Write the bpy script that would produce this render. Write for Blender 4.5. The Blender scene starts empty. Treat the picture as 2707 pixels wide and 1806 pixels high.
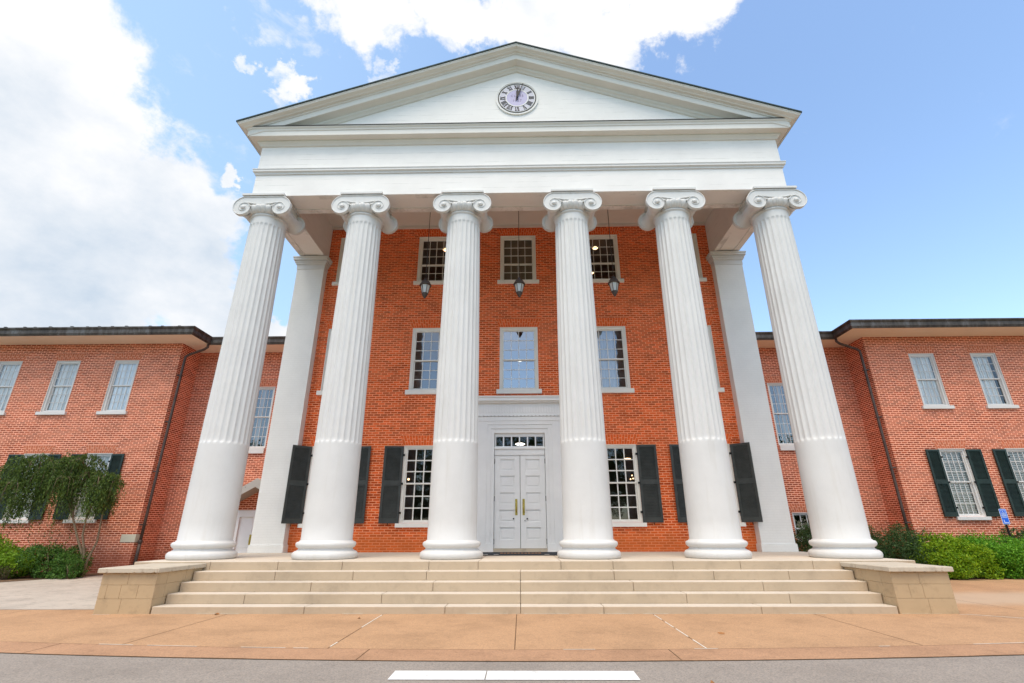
import bpy, math, random
from mathutils import Vector
R = math.radians
random.seed(7)
S = bpy.context.scene
COL = S.collection

# ------------------------------------------------------------------ camera
YAW, PITCH, ROLL, FPX = -0.017, 0.363, -0.003, 1309.8
cy_, sy_, cp_, sp_ = math.cos(YAW), math.sin(YAW), math.cos(PITCH), math.sin(PITCH)
fw = Vector((sy_*cp_, cy_*cp_, sp_))
rt0 = Vector((cy_, -sy_, 0)); up0 = rt0.cross(fw)
rt = math.cos(ROLL)*rt0 + math.sin(ROLL)*up0
up = -math.sin(ROLL)*rt0 + math.cos(ROLL)*up0
cd = bpy.data.cameras.new("camera"); cam = bpy.data.objects.new("camera", cd); COL.objects.link(cam)
cam.location = (0.04, 0, 1.31)
from mathutils import Matrix
cam.rotation_euler = Matrix((rt, up, -fw)).transposed().to_euler()
cd.sensor_width = 36; cd.lens = 36*FPX/2707; cd.clip_end = 3000; cd.clip_start = 0.05
S.camera = cam

# ------------------------------------------------------------------ world: sky and clouds at infinity
SUN_EL, SUN_AZ = R(66), R(198)     # azimuth measured clockwise from +Y (north)
SKY_STR = 0.12
EXPO = 0.82
w = bpy.data.worlds.new("World"); S.world = w; w.use_nodes = True
nt = w.node_tree; nt.nodes.clear(); N = nt.nodes; L = nt.links
def wn(t, **k):
    n = N.new(t)
    for a, b in k.items(): setattr(n, a, b)
    return n
out = wn('ShaderNodeOutputWorld'); bg = wn('ShaderNodeBackground'); bg.inputs[1].default_value = SKY_STR
sky = wn('ShaderNodeTexSky', sky_type='NISHITA'); sky.sun_disc = False
sky.sun_elevation = SUN_EL; sky.sun_rotation = SUN_AZ; sky.air_density = 1.0; sky.dust_density = 0.6; sky.ozone_density = 1.5
tc = wn('ShaderNodeTexCoord')
def wmath(op, a, b=None, c=None, clamp=False):
    n = wn('ShaderNodeMath', operation=op); n.use_clamp = clamp
    for i, v in enumerate((a, b, c)):
        if v is None: continue
        if isinstance(v, (int, float)): n.inputs[i].default_value = v
        else: L.new(v, n.inputs[i])
    return n.outputs[0]
def sdir(px, py):            # a bearing on the sky vault, as a unit vector
    k = 2707/2350
    return (fw + rt*((px*k-1353.5)/FPX) - up*((py*k-903)/FPX)).normalized()
BL = [(20,560,7,.7),(-60,60,12,.75),(60,150,9,.7),(40,330,13,.8),(150,330,6,.5),(150,450,10,.8),(280,500,8,.75),(380,560,5,.6),(280,620,10,.8),(430,620,8,.7),(450,700,6,.6),(120,590,10,.8),(330,680,6,.7),(-100,480,20,.8),(110,40,5,.5),
      (1030,0,6,.7),(1130,30,5.5,.7),(1230,20,7,.75),(1350,60,5.5,.68),(1480,-5,6,.68),(1590,-20,6,.6),(1400,100,3,.55),(1060,95,3.5,.5),(850,-10,6,.62),(930,50,3,.42),
      (690,212,2.1,.58),(668,165,1.7,.45),(672,242,1.6,.42),(600,140,1.5,.37),(512,445,1.4,.58),(705,62,3.0,.33),(755,95,2.2,.28),(640,765,3,.7),(895,150,1.4,.33),(640,0,3.5,.28)]
wn1 = wn('ShaderNodeTexNoise'); L.new(tc.outputs['Generated'], wn1.inputs['Vector']); wn1.inputs['Scale'].default_value = 6.5; wn1.inputs['Detail'].default_value = 9; wn1.inputs['Roughness'].default_value = .62
wsub = wn('ShaderNodeVectorMath', operation='SUBTRACT'); L.new(wn1.outputs['Color'], wsub.inputs[0]); wsub.inputs[1].default_value = (.5, .5, .5)
wsc = wn('ShaderNodeVectorMath', operation='SCALE'); L.new(wsub.outputs[0], wsc.inputs[0]); wsc.inputs['Scale'].default_value = .30
wad = wn('ShaderNodeVectorMath', operation='ADD'); L.new(wsc.outputs[0], wad.inputs[0]); L.new(tc.outputs['Generated'], wad.inputs[1])
wnm = wn('ShaderNodeVectorMath', operation='NORMALIZE'); L.new(wad.outputs[0], wnm.inputs[0]); WARP = wnm.outputs[0]
acc = None
for px, py, rad, wt in BL:
    d = sdir(px, py)
    dp = wn('ShaderNodeVectorMath', operation='DOT_PRODUCT'); L.new(WARP, dp.inputs[0]); dp.inputs[1].default_value = d
    mr = wn('ShaderNodeMapRange', interpolation_type='SMOOTHSTEP'); L.new(dp.outputs['Value'], mr.inputs[0])
    mr.inputs[1].default_value = math.cos(R(rad)); mr.inputs[2].default_value = 1.0
    mr.inputs[3].default_value = 0; mr.inputs[4].default_value = wt
    acc = mr.outputs[0] if acc is None else wmath('MAXIMUM', acc, mr.outputs[0])
def wnoise(scale, detail, rough, off=0, dist=0):
    mp = wn('ShaderNodeMapping'); L.new(tc.outputs['Generated'], mp.inputs[0]); mp.inputs['Location'].default_value = (off, off*.7, 0); mp.inputs['Scale'].default_value = (1, 1, 1.5)
    n = wn('ShaderNodeTexNoise'); L.new(mp.outputs[0], n.inputs['Vector']); n.inputs['Scale'].default_value = scale
    n.inputs['Detail'].default_value = detail; n.inputs['Roughness'].default_value = rough; n.inputs['Distortion'].default_value = dist
    return n.outputs[0]
n1 = wnoise(9.0, 13, .66, 3.1, .35)
n2 = wnoise(2.2, 5, .55, 7.7)
dens = wmath('ADD', wmath('MULTIPLY', acc, 1.0), wmath('MULTIPLY', wmath('SUBTRACT', n1, .5), 1.25))
mr = wn('ShaderNodeMapRange', interpolation_type='SMOOTHSTEP'); L.new(dens, mr.inputs[0]); mr.inputs[1].default_value = .14; mr.inputs[2].default_value = .56
mask = mr.outputs[0]
# unseen cloud behind the camera, brightened as added front fill, mirrored in the glass
mr2 = wn('ShaderNodeMapRange', interpolation_type='SMOOTHSTEP'); L.new(n2, mr2.inputs[0]); mr2.inputs[1].default_value = .40; mr2.inputs[2].default_value = .56
sp = wn('ShaderNodeSeparateXYZ'); L.new(tc.outputs['Generated'], sp.inputs[0])
back0 = wn('ShaderNodeMapRange'); L.new(sp.outputs['Y'], back0.inputs[0]); back0.inputs[1].default_value = .1; back0.inputs[2].default_value = -.3
backz = wn('ShaderNodeMapRange'); L.new(sp.outputs['Z'], backz.inputs[0]); backz.inputs[1].default_value = .30; backz.inputs[2].default_value = .48
backm = wn('ShaderNodeMath', operation='MULTIPLY'); L.new(back0.outputs[0], backm.inputs[0]); L.new(backz.outputs[0], backm.inputs[1])
back = backm
mask = wmath('MAXIMUM', mask, wmath('MULTIPLY', mr2.outputs[0], back.outputs[0]))
# cloud body colour: sunlit white to grey-blue belly
gd = sdir(120, 690); dpg = wn('ShaderNodeVectorMath', operation='DOT_PRODUCT'); L.new(tc.outputs['Generated'], dpg.inputs[0]); dpg.inputs[1].default_value = gd
mg = wn('ShaderNodeMapRange', interpolation_type='SMOOTHSTEP'); L.new(dpg.outputs['Value'], mg.inputs[0]); mg.inputs[1].default_value = math.cos(R(22)); mg.inputs[2].default_value = 1
shade = wmath('ADD', wmath('MULTIPLY', mg.outputs[0], .62), wmath('MULTIPLY', wmath('SUBTRACT', wnoise(5.5, 9, .6, 2.2), .53), 2.0), clamp=True)
cc = wn('ShaderNodeMix', data_type='RGBA'); L.new(shade, cc.inputs[0]); cc.inputs[6].default_value = (4.95, 4.95, 5.0, 1); cc.inputs[7].default_value = (2.7, 3.25, 3.9, 1)
skm = wn('ShaderNodeMix', data_type='RGBA', blend_type='MULTIPLY'); skm.inputs[0].default_value = 1; L.new(sky.outputs[0], skm.inputs[6]); skm.inputs[7].default_value = (1.56, 1.56, 1.50, 1)
bright = wmath('ADD', wmath('MULTIPLY', back.outputs[0], .6, clamp=True), 1.0)  # lifts the unseen rear cloud so it fills the facade softly
cv = wn('ShaderNodeVectorMath', operation='SCALE'); L.new(cc.outputs[2], cv.inputs[0]); L.new(bright, cv.inputs['Scale'])
# thin veil of high haze, thicker towards the west
vl = wn('ShaderNodeMapRange', interpolation_type='SMOOTHSTEP'); L.new(sp.outputs['X'], vl.inputs[0]); vl.inputs[1].default_value = .35; vl.inputs[2].default_value = -.6; vl.inputs[3].default_value = 0; vl.inputs[4].default_value = .38
veil = wn('ShaderNodeMix', data_type='RGBA'); L.new(vl.outputs[0], veil.inputs[0]); L.new(skm.outputs[2], veil.inputs[6]); veil.inputs[7].default_value = (3.0, 4.3, 5.6, 1)
mx = wn('ShaderNodeMix', data_type='RGBA'); L.new(mask, mx.inputs[0]); L.new(veil.outputs[2], mx.inputs[6]); L.new(cv.outputs[0], mx.inputs[7])
L.new(mx.outputs[2], bg.inputs[0]); L.new(bg.outputs[0], out.inputs[0])

# ------------------------------------------------------------------ sun
sl = bpy.data.lights.new("sun", 'SUN'); so = bpy.data.objects.new("sun", sl); COL.objects.link(so)
sl.energy = 1.55; sl.angle = R(34); sl.color = (1, .86, .69)
sdv = Vector((math.sin(SUN_AZ)*math.cos(SUN_EL), math.cos(SUN_AZ)*math.cos(SUN_EL), math.sin(SUN_EL)))
so.rotation_euler = sdv.to_track_quat('Z', 'Y').to_euler(); so.location = (0, -10, 40)
S.view_settings.view_transform = 'Standard'; S.view_settings.look = 'None'; S.view_settings.gamma = 1
S.view_settings.exposure = EXPO; S.view_settings.use_curve_mapping = False
S.cycles.max_bounces = 8; S.cycles.transparent_max_bounces = 24

# ------------------------------------------------------------------ materials
class Mat:
    def __init__(s, name, col=(.5,.5,.5), rough=.7, metal=0, spec=.3):
        s.m = bpy.data.materials.new(name); s.m.use_nodes = True
        s.n = s.m.node_tree.nodes; s.l = s.m.node_tree.links
        s.b = s.n['Principled BSDF']
        s.b.inputs['Base Color'].default_value = (*col, 1); s.b.inputs['Roughness'].default_value = rough
        s.b.inputs['Metallic'].default_value = metal; s.b.inputs['Specular IOR Level'].default_value = spec
        s.tc = s.n.new('ShaderNodeTexCoord')
        g = s.n.new('ShaderNodeNewGeometry'); s.pos = g.outputs['Position']; s.geo = g
    def add(s, t, **k):
        n = s.n.new(t)
        for a, b in k.items(): setattr(n, a, b)
        return n
    def mapv(s, scale=(1,1,1), loc=(0,0,0), src=None):
        m = s.add('ShaderNodeMapping'); s.l.new(src or s.pos, m.inputs[0]); m.inputs['Scale'].default_value = scale; m.inputs['Location'].default_value = loc
        return m.outputs[0]
    def noise(s, scale=1, detail=4, rough=.55, vec=None, dist=0):
        n = s.add('ShaderNodeTexNoise'); s.l.new(vec or s.pos, n.inputs['Vector']); n.inputs['Scale'].default_value = scale
        n.inputs['Detail'].default_value = detail; n.inputs['Roughness'].default_value = rough; n.inputs['Distortion'].default_value = dist
        return n.outputs[0]
    def ramp(s, f, stops):
        r = s.add('ShaderNodeValToRGB'); s.l.new(f, r.inputs[0]); e = r.color_ramp.elements
        while len(e) < len(stops): e.new(.5)
        for i, (p, c) in enumerate(stops):
            e[i].position = p; e[i].color = (*c, 1) if len(c) == 3 else c
        return r.outputs[0]
    def mix(s, f, a, b, mode='MIX'):
        m = s.add('ShaderNodeMix', data_type='RGBA', blend_type=mode)
        for i, v in ((0, f), (6, a), (7, b)):
            if isinstance(v, (int, float)): m.inputs[i].default_value = v
            elif isinstance(v, tuple): m.inputs[i].default_value = (*v, 1)
            else: s.l.new(v, m.inputs[i])
        return m.outputs[2]
    def math(s, op, a, b=None, clamp=False):
        n = s.add('ShaderNodeMath', operation=op); n.use_clamp = clamp
        for i, v in enumerate((a, b)):
            if v is None: continue
            if isinstance(v, (int, float)): n.inputs[i].default_value = v
            else: s.l.new(v, n.inputs[i])
        return n.outputs[0]
    def col(s, c): s.l.new(c, s.b.inputs['Base Color'])
    def bump(s, h, st=.3, d=.01):
        b = s.add('ShaderNodeBump'); b.inputs['Strength'].default_value = st; b.inputs['Distance'].default_value = d
        s.l.new(h, b.inputs['Height']); s.l.new(b.outputs[0], s.b.inputs['Normal'])
def vary(name, c, amt=.12, scale=3, rough=.7, metal=0, spec=.3, fine=60, bump=.1):
    m = Mat(name, c, rough, metal, spec)
    lo = tuple(x*(1-amt) for x in c); hi = tuple(min(1, x*(1+amt*.7)) for x in c)
    a = m.ramp(m.noise(scale, 6, .6), [(.3, lo), (.7, hi)])
    m.col(a)
    if bump: m.bump(m.noise(fine, 3), bump, .004)
    return m.m
def brick(name, c1, c2, mortar, pale, bw=.22, bh=.074, ms=.011, rot=False, bump=.5, pale_amt=.5, low=0, lowc=(.62,.16,.04)):
    m = Mat(name, c1, .9, 0, .15)
    sx = m.add('ShaderNodeSeparateXYZ'); m.l.new(m.pos, sx.inputs[0])
    u = m.math('ADD', sx.outputs['X'], sx.outputs['Y'])
    wob = m.math('MULTIPLY', m.math('SUBTRACT', m.noise(1.7, 3), .5), .012)
    vz = m.math('ADD', sx.outputs['Z'], wob)
    cb = m.add('ShaderNodeCombineXYZ'); m.l.new(u, cb.inputs[0]); m.l.new(vz, cb.inputs[1])
    bt = m.add('ShaderNodeTexBrick'); m.l.new(cb.outputs[0], bt.inputs['Vector'])
    bt.offset = .5; bt.squash = 1; bt.squash_frequency = 2
    bt.inputs['Scale'].default_value = 1; bt.inputs['Brick Width'].default_value = bw; bt.inputs['Row Height'].default_value = bh
    bt.inputs['Mortar Size'].default_value = ms; bt.inputs['Mortar Smooth'].default_value = .25; bt.inputs['Bias'].default_value = -.1
    bt.inputs['Color1'].default_value = (*c1, 1); bt.inputs['Color2'].default_value = (*c2, 1); bt.inputs['Mortar'].default_value = (*mortar, 1)
    big = m.noise(.55, 5, .6)
    c = m.mix(m.ramp(big, [(.35, (.0,)*3), (.75, (pale_amt,)*3)]), bt.outputs['Color'], pale)
    # worn, smeared joints, soot and damp, odd dark and pale bricks
    st = m.ramp(m.noise(1.3, 7, .7, m.mapv((1,1,2.2))), [(.32, (.84,.80,.78)), (.5, (.99,.98,.97)), (.68, (1.10,1.10,1.10))])
    c = m.mix(1.0, c, st, 'MULTIPLY')
    od = m.ramp(m.noise(4.2, 2, .5, m.mapv((1,1,3.0))), [(.30, (.62,.55,.52)), (.42, (1,1,1)), (.62, (1,1,1)), (.74, (1.25,1.3,1.35))])
    c = m.mix(.5, c, m.mix(1.0, c, od, 'MULTIPLY'))
    run = m.ramp(m.noise(2.6, 5, .7, m.mapv((1,1,.12), (3,0,0))), [(.34, (.80,.78,.76)), (.46, (1,1,1))])
    c = m.mix(.45, c, m.mix(1.0, c, run, 'MULTIPLY'))
    if low:
        g = m.math('ADD', sx.outputs['Z'], m.math('MULTIPLY', m.noise(1.4, 5, .6), .9))
        r = m.add('ShaderNodeMapRange'); r.interpolation_type = 'SMOOTHSTEP'; m.l.new(g, r.inputs[0]); r.inputs[1].default_value = low+.75; r.inputs[2].default_value = low+.15; r.inputs[3].default_value = 0; r.inputs[4].default_value = .62
        c = m.mix(r.outputs[0], c, lowc)
    m.col(c)
    h = m.math('ADD', m.math('MULTIPLY', bt.outputs['Fac'], -1), m.math('MULTIPLY', m.noise(90, 2), .25))
    m.bump(h, bump, .008)
    return m.m
def white(name, c=(.80,.80,.78), boards=0, bricks=False, rough=.5, streak=False):
    m = Mat(name, c, rough, 0, .3)
    lo = tuple(x*.93 for x in c)
    col = m.ramp(m.noise(1.2, 6, .65), [(.3, lo), (.62, c)])
    if streak:
        v = m.noise(5, 7, .7, m.mapv((1,1,.09))); col = m.mix(1.0, col, m.ramp(v, [(.30, (.95,.94,.92)), (.46, (1,1,1))]), 'MULTIPLY')
        sz = m.add('ShaderNodeSeparateXYZ'); m.l.new(m.pos, sz.inputs[0])
        g = m.math('ADD', sz.outputs['Z'], m.math('MULTIPLY', m.noise(2.5, 6, .7), .7))
        r = m.add('ShaderNodeMapRange'); r.interpolation_type = 'SMOOTHSTEP'; m.l.new(g, r.inputs[0]); r.inputs[1].default_value = 1.45; r.inputs[2].default_value = .95; r.inputs[3].default_value = 0; r.inputs[4].default_value = .16
        col = m.mix(r.outputs[0], col, (.40,.34,.26))
        col = m.mix(1.0, col, m.ramp(m.noise(26, 3, .8), [(.25, (.80,.78,.74)), (.31, (1,1,1))]), 'MULTIPLY')
    if boards:
        sx = m.add('ShaderNodeSeparateXYZ'); m.l.new(m.pos, sx.inputs[0])
        fr = m.math('FRACT', m.math('DIVIDE', sx.outputs['Z'], boards))
        ln = m.math('LESS_THAN', fr, .06)
        cr = m.ramp(m.noise(1.1, 5, .7, m.mapv((1,1,9))), [(.50, (0,)*3), (.62, (.6,)*3)])
        f = m.math('MULTIPLY', ln, cr)
        col = m.mix(f, col, (.42,.40,.36))
        m.bump(m.math('MULTIPLY', ln, -1.0), .25, .006)
    if bricks:
        sx = m.add('ShaderNodeSeparateXYZ'); m.l.new(m.pos, sx.inputs[0])
        u = m.math('ADD', sx.outputs['X'], sx.outputs['Y'])
        cb = m.add('ShaderNodeCombineXYZ'); m.l.new(u, cb.inputs[0]); m.l.new(sx.outputs['Z'], cb.inputs[1])
        bt = m.add('ShaderNodeTexBrick'); m.l.new(cb.outputs[0], bt.inputs['Vector'])
        bt.inputs['Scale'].default_value = 1; bt.inputs['Brick Width'].default_value = .22; bt.inputs['Row Height'].default_value = .074; bt.inputs['Mortar Size'].default_value = .009; bt.inputs['Mortar Smooth'].default_value = .6
        col = m.mix(m.math('MULTIPLY', bt.outputs['Fac'], .10), col, (.5,.48,.44))
        m.bump(m.math('MULTIPLY', bt.outputs['Fac'], -1), .25, .005)
    if not boards and not bricks:
        m.bump(m.noise(25, 4), .06, .004)
    m.col(col)
    return m.m
M = {}
M['white'] = white('white_paint', (.69,.68,.655), streak=True)
M['white_board'] = white('white_painted_boards', (.85,.82,.78), boards=.19)
M['white_brick'] = white('white_painted_brick', (.82,.81,.77), bricks=True)
M['trim'] = white('trim_paint', (.72,.70,.65))
M['trim_bright'] = white('window_frame_paint', (.90,.87,.80))
M['door_white'] = white('door_paint', (.88,.875,.86), rough=.35)
M['hood_grey'] = white('grey_hood_paint', (.42,.40,.36))
M['soffit'] = white('soffit_paint', (.72,.68,.62))
M['soffit_wing'] = white('eave_paint', (.90,.80,.66))
M['brick_hall'] = brick('hall_brick', (.88,.125,.020), (.42,.042,.007), (1.0,.42,.22), (.90,.26,.11), pale_amt=.34, ms=.0125, low=1.15)
M['brick_wing'] = brick('wing_brick', (.50,.105,.042), (.22,.034,.014), (1.0,.54,.38), (.74,.31,.20), pale_amt=.36, ms=.0128, low=.55, lowc=(.36,.10,.055))
M['arch_hall'] = vary('hall_arch_brick', (.85,.14,.03), .3, 9, .9, bump=.3)
M['arch_wing'] = vary('wing_arch_brick', (.56,.17,.085), .3, 9, .9, bump=.3)
M['mortar_hall'] = vary('hall_mortar', (1.0,.42,.22), .1, 5, .95)
M['mortar_wing'] = vary('wing_mortar', (.88,.50,.35), .1, 5, .95)
M['shutter_grey'] = vary('grey_shutter_paint', (.060,.066,.062), .25, 4, .45)
M['shutter_green'] = vary('dark_green_shutter_paint', (.014,.030,.026), .35, 4, .4)
M['iron'] = vary('black_iron', (.012,.012,.012), .2, 8, .5, .3)
M['brass'] = vary('brass', (.55,.42,.10), .3, 30, .3, 1)
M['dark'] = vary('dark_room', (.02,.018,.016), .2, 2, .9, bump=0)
M['room'] = vary('room_plaster', (.16,.12,.08), .2, 1, .9, bump=0)
M['copper'] = None
def gutter_mat():
    m = Mat('weathered_gutter_metal', (.06,.055,.05), .55, .3, .4)
    n = m.noise(3, 8, .7, m.mapv((1.2,1.2,.35)))
    m.col(m.ramp(n, [(.3, (.025,.022,.02)), (.5, (.075,.062,.052)), (.62, (.13,.125,.12)), (.75, (.05,.045,.042))])); m.bump(m.noise(8, 5), .2, .01)
    return m.m
M['gutter'] = gutter_mat()
M['pipe'] = vary('bronze_pipe', (.10,.075,.065), .35, 5, .5, .4)
M['roof_dark'] = vary('dark_roof', (.05,.055,.055), .3, 6, .8)
M['shingle'] = vary('teal_grey_shingle', (.04,.06,.06), .5, 14, .8)
M['flash'] = vary('black_flashing', (.008,.008,.009), .2, 3, .6)
def glass(name, refl=.12, tint=(1,1,1), rough=.01, wave=.0012):
    m = bpy.data.materials.new(name); m.use_nodes = True; n = m.node_tree.nodes; l = m.node_tree.links; n.clear()
    o = n.new('ShaderNodeOutputMaterial'); t = n.new('ShaderNodeBsdfTransparent'); g = n.new('ShaderNodeBsdfGlossy')
    t.inputs[0].default_value = (*tint, 1); g.inputs['Roughness'].default_value = rough; g.inputs['Color'].default_value = (.95,.97,1,1)
    lw = n.new('ShaderNodeLayerWeight'); lw.inputs[0].default_value = .25
    a = n.new('ShaderNodeMath'); a.operation = 'ADD'; a.use_clamp = True; l.new(lw.outputs['Fresnel'], a.inputs[0]); a.inputs[1].default_value = refl
    mx = n.new('ShaderNodeMixShader'); l.new(a.outputs[0], mx.inputs[0]); l.new(t.outputs[0], mx.inputs[1]); l.new(g.outputs[0], mx.inputs[2]); l.new(mx.outputs[0], o.inputs[0])
    ge = n.new('ShaderNodeNewGeometry'); no = n.new('ShaderNodeTexNoise'); no.inputs['Scale'].default_value = 2.5; no.inputs['Detail'].default_value = 2; l.new(ge.outputs['Position'], no.inputs['Vector'])
    b = n.new('ShaderNodeBump'); b.inputs['Strength'].default_value = 1; b.inputs['Distance'].default_value = wave; l.new(no.outputs[0], b.inputs['Height']); l.new(b.outputs[0], g.inputs['Normal'])
    return m
M['glass'] = glass('window_glass', .04, wave=.003)
M['glass_mirror'] = glass('reflective_glass', .28, wave=.003)
M['glass_half'] = glass('half_reflective_glass', .15, wave=.003)
M['glass_wing'] = glass('curtained_window_glass', .06)
def curtain_mat(name, c, blind=False):
    m = Mat(name, c, .9)
    sx = m.add('ShaderNodeSeparateXYZ'); m.l.new(m.pos, sx.inputs[0])
    if blind:
        fr = m.math('FRACT', m.math('DIVIDE', sx.outputs['Z'], .065)); f = m.math('LESS_THAN', fr, .38)
        m.col(m.mix(f, c, (.03,.03,.03)))
    else:
        n = m.noise(7, 3, .5, m.mapv((1,1,.08)))
        m.col(m.ramp(n, [(.3, tuple(x*.72 for x in c)), (.6, c)]))
    return m.m
M['curtain'] = curtain_mat('white_curtain', (.90,.90,.86))
M['curtain_dim'] = curtain_mat('cream_curtain', (.55,.54,.50))
M['blind'] = curtain_mat('slatted_blind', (.62,.62,.58), True)
M['shade'] = vary('brown_roller_shade', (.20,.16,.10), .1, 2, .9, bump=0)
def concrete(name, c, amt=.10, speck=0, stain=.1, fine=.15):
    m = Mat(name, c, .88, 0, .2)
    lo = tuple(x*(1-amt*2) for x in c); hi = tuple(min(1, x*(1+amt)) for x in c)
    a = m.ramp(m.noise(.9, 7, .65), [(.3, lo), (.5, c), (.72, hi)])
    st = m.ramp(m.noise(4.5, 8, .7), [(.30, (1-stain*2,)*3), (.48, (1,)*3)])
    a = m.mix(1.0, a, st, 'MULTIPLY')
    if speck:
        v = m.add('ShaderNodeTexVoronoi'); v.inputs['Scale'].default_value = 75; m.l.new(m.pos, v.inputs['Vector'])
        a = m.mix(speck, a, m.mix(1.0, a, m.ramp(v.outputs['Color'], [(.1, (.45,.42,.4)), (.5, (1,1,1)), (.9, (1.45,1.35,1.2))]), 'MULTIPLY'))
        m.bump(v.outputs['Distance'], .25, .004)
    else: m.bump(m.noise(50, 4, .6), fine, .006)
    m.col(a)
    return m.m
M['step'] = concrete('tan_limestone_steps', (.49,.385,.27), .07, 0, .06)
M['tread'] = concrete('pale_toplit_treads', (.60,.52,.42), .06, 0, .05)  # paler step tops: top light on the treads put into the colour
M['corner_stone'] = concrete('pale_corner_stone', (.62,.58,.46), .06, 0, .05)
M['cheek'] = concrete('tan_stone_blocks', (.48,.35,.21), .08, 0, .10)
M['cap'] = concrete('pale_stone_cap', (.52,.45,.35), .06, 0, .14)
M['pavement'] = concrete('tan_exposed_aggregate_paving', (.465,.28,.155), .09, .32, .07)
def smear(mat):
    nt_ = mat.node_tree; n = nt_.nodes; l = nt_.links; b = n['Principled BSDF']; src = b.inputs['Base Color'].links[0].from_socket
    g = n.new('ShaderNodeNewGeometry'); no = n.new('ShaderNodeTexNoise'); no.inputs['Scale'].default_value = .7; no.inputs['Detail'].default_value = 5; l.new(g.outputs['Position'], no.inputs['Vector'])
    sx = n.new('ShaderNodeSeparateXYZ'); l.new(g.outputs['Position'], sx.inputs[0])
    def mp(v, a, b_, c, d):
        r = n.new('ShaderNodeMapRange'); r.interpolation_type = 'SMOOTHSTEP'; l.new(v, r.inputs[0]); r.inputs[1].default_value = a; r.inputs[2].default_value = b_; r.inputs[3].default_value = c; r.inputs[4].default_value = d; return r.outputs[0]
    def mul(a, b_, op='MULTIPLY'):
        q = n.new('ShaderNodeMath'); q.operation = op; l.new(a, q.inputs[0]); (l.new(b_, q.inputs[1]) if not isinstance(b_, float) else setattr(q.inputs[1], 'default_value', b_)); return q.outputs[0]
    yy = mul(sx.outputs['Y'], mul(no.outputs[0], 1.5), 'ADD')
    f = mul(mul(mp(yy, 11.6, 12.4, 0, 1), mp(yy, 13.3, 14.6, 1, 0)), mp(sx.outputs['X'], 7.8, 8.8, 0, .75))
    m_ = n.new('ShaderNodeMix'); m_.data_type = 'RGBA'; l.new(f, m_.inputs[0]); l.new(src, m_.inputs[6]); m_.inputs[7].default_value = (.50,.38,.27,1); l.new(m_.outputs[2], b.inputs['Base Color'])
smear(M['pavement'])
M['strip'] = concrete('tan_gutter_strip', (.43,.25,.145), .1, .32, .1)
M['asphalt'] = concrete('grey_road', (.30,.262,.225), .06, .45, .05)
M['pale_concrete'] = concrete('pale_concrete', (.48,.42,.35), .10, .15, .16)
M['joint_dark'] = vary('dark_joint', (.17,.10,.05), .4, 9, .95)
M['joint_white'] = vary('white_joint_caulk', (.72,.66,.56), .2, 9, .9)
def roadpaint():
    m = Mat('road_paint', (.78,.77,.73), .7)
    n = m.noise(9, 9, .75)
    m.col(m.ramp(n, [(.30, (.40,.37,.33)), (.40, (.74,.73,.69)), (.7, (.80,.79,.76))])); m.bump(m.noise(70, 3), .3, .004)
    return m.m
M['paint'] = roadpaint()
M['mulch'] = vary('brown_mulch', (.17,.10,.055), .5, 9, .95, fine=30, bump=1)
M['lawn'] = vary('lawn_green', (.07,.11,.03), .3, 2, .95, fine=30, bump=.8)
M['mat'] = vary('black_doormat', (.018,.022,.028), .3, 12, .9)
def leafmat(name, cols, tr=.3):
    m = Mat(name, cols[0], .55, 0, .3)
    k = len(cols)
    m.col(m.ramp(m.geo.outputs['Random Per Island'], [(i/(k-1), c) for i, c in enumerate(cols)]))
    t = m.add('ShaderNodeBsdfTranslucent'); 
    rc = [x for x in m.n if x.type == 'VALTORGB'][-1]
    m.l.new(rc.outputs[0], t.inputs[0])
    mx = m.add('ShaderNodeMixShader'); mx.inputs[0].default_value = tr
    m.l.new(m.b.outputs[0], mx.inputs[1]); m.l.new(t.outputs[0], mx.inputs[2])
    o = [x for x in m.n if x.type == 'OUTPUT_MATERIAL'][0]; m.l.new(mx.outputs[0], o.inputs[0])
    return m.m
M['leaf_tree'] = leafmat('weeping_leaves', [(.03,.06,.013),(.06,.11,.02),(.13,.20,.03),(.07,.10,.02)])
M['leaf_bright'] = leafmat('bright_leaves', [(.10,.20,.01),(.17,.32,.015),(.28,.44,.02),(.12,.24,.015)])
M['leaf_mid'] = leafmat('mid_green_leaves', [(.035,.10,.015),(.07,.17,.025),(.12,.24,.03),(.06,.13,.03)])
M['leaf_bright2'] = leafmat('olive_green_leaves', [(.11,.23,.008),(.20,.36,.01),(.33,.47,.015),(.13,.27,.01)])
M['leaf_vivid'] = leafmat('vivid_green_leaves', [(.07,.23,.012),(.13,.34,.02),(.21,.46,.03),(.09,.26,.02)])
M['leaf_dark'] = leafmat('dark_green_leaves', [(.028,.07,.02),(.05,.11,.03),(.085,.16,.04),(.06,.105,.045)])
M['leaf_dull'] = leafmat('dull_leaves', [(.10,.11,.04),(.17,.15,.06),(.08,.10,.03)])
M['bark'] = vary('grey_brown_bark', (.22,.16,.10), .35, 14, .9, bump=.5)
M['petal'] = vary('pink_petal', (.8,.45,.38), .1, 9, .7)
M['deadleaf'] = vary('brown_leaf', (.38,.17,.06), .3, 9, .8)
M['lantern_metal'] = vary('grey_bronze_lantern_metal', (.11,.095,.085), .3, 12, .5, .3)
M['lantern_glass'] = Mat('frosted_lantern_glass', (.72,.76,.74), .35).m
def emit(name, c, s):
    s = s*.4
    m = bpy.data.materials.new(name); m.use_nodes = True; b = m.node_tree.nodes['Principled BSDF']
    b.inputs['Base Color'].default_value = (*c, 1); b.inputs['Emission Color'].default_value = (*c, 1); b.inputs['Emission Strength'].default_value = s
    return m
M['warm'] = emit('warm_lamp_glow', (1,.62,.32), 6); M['cool'] = emit('white_lamp_glow', (1,.95,.85), 5)
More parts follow.
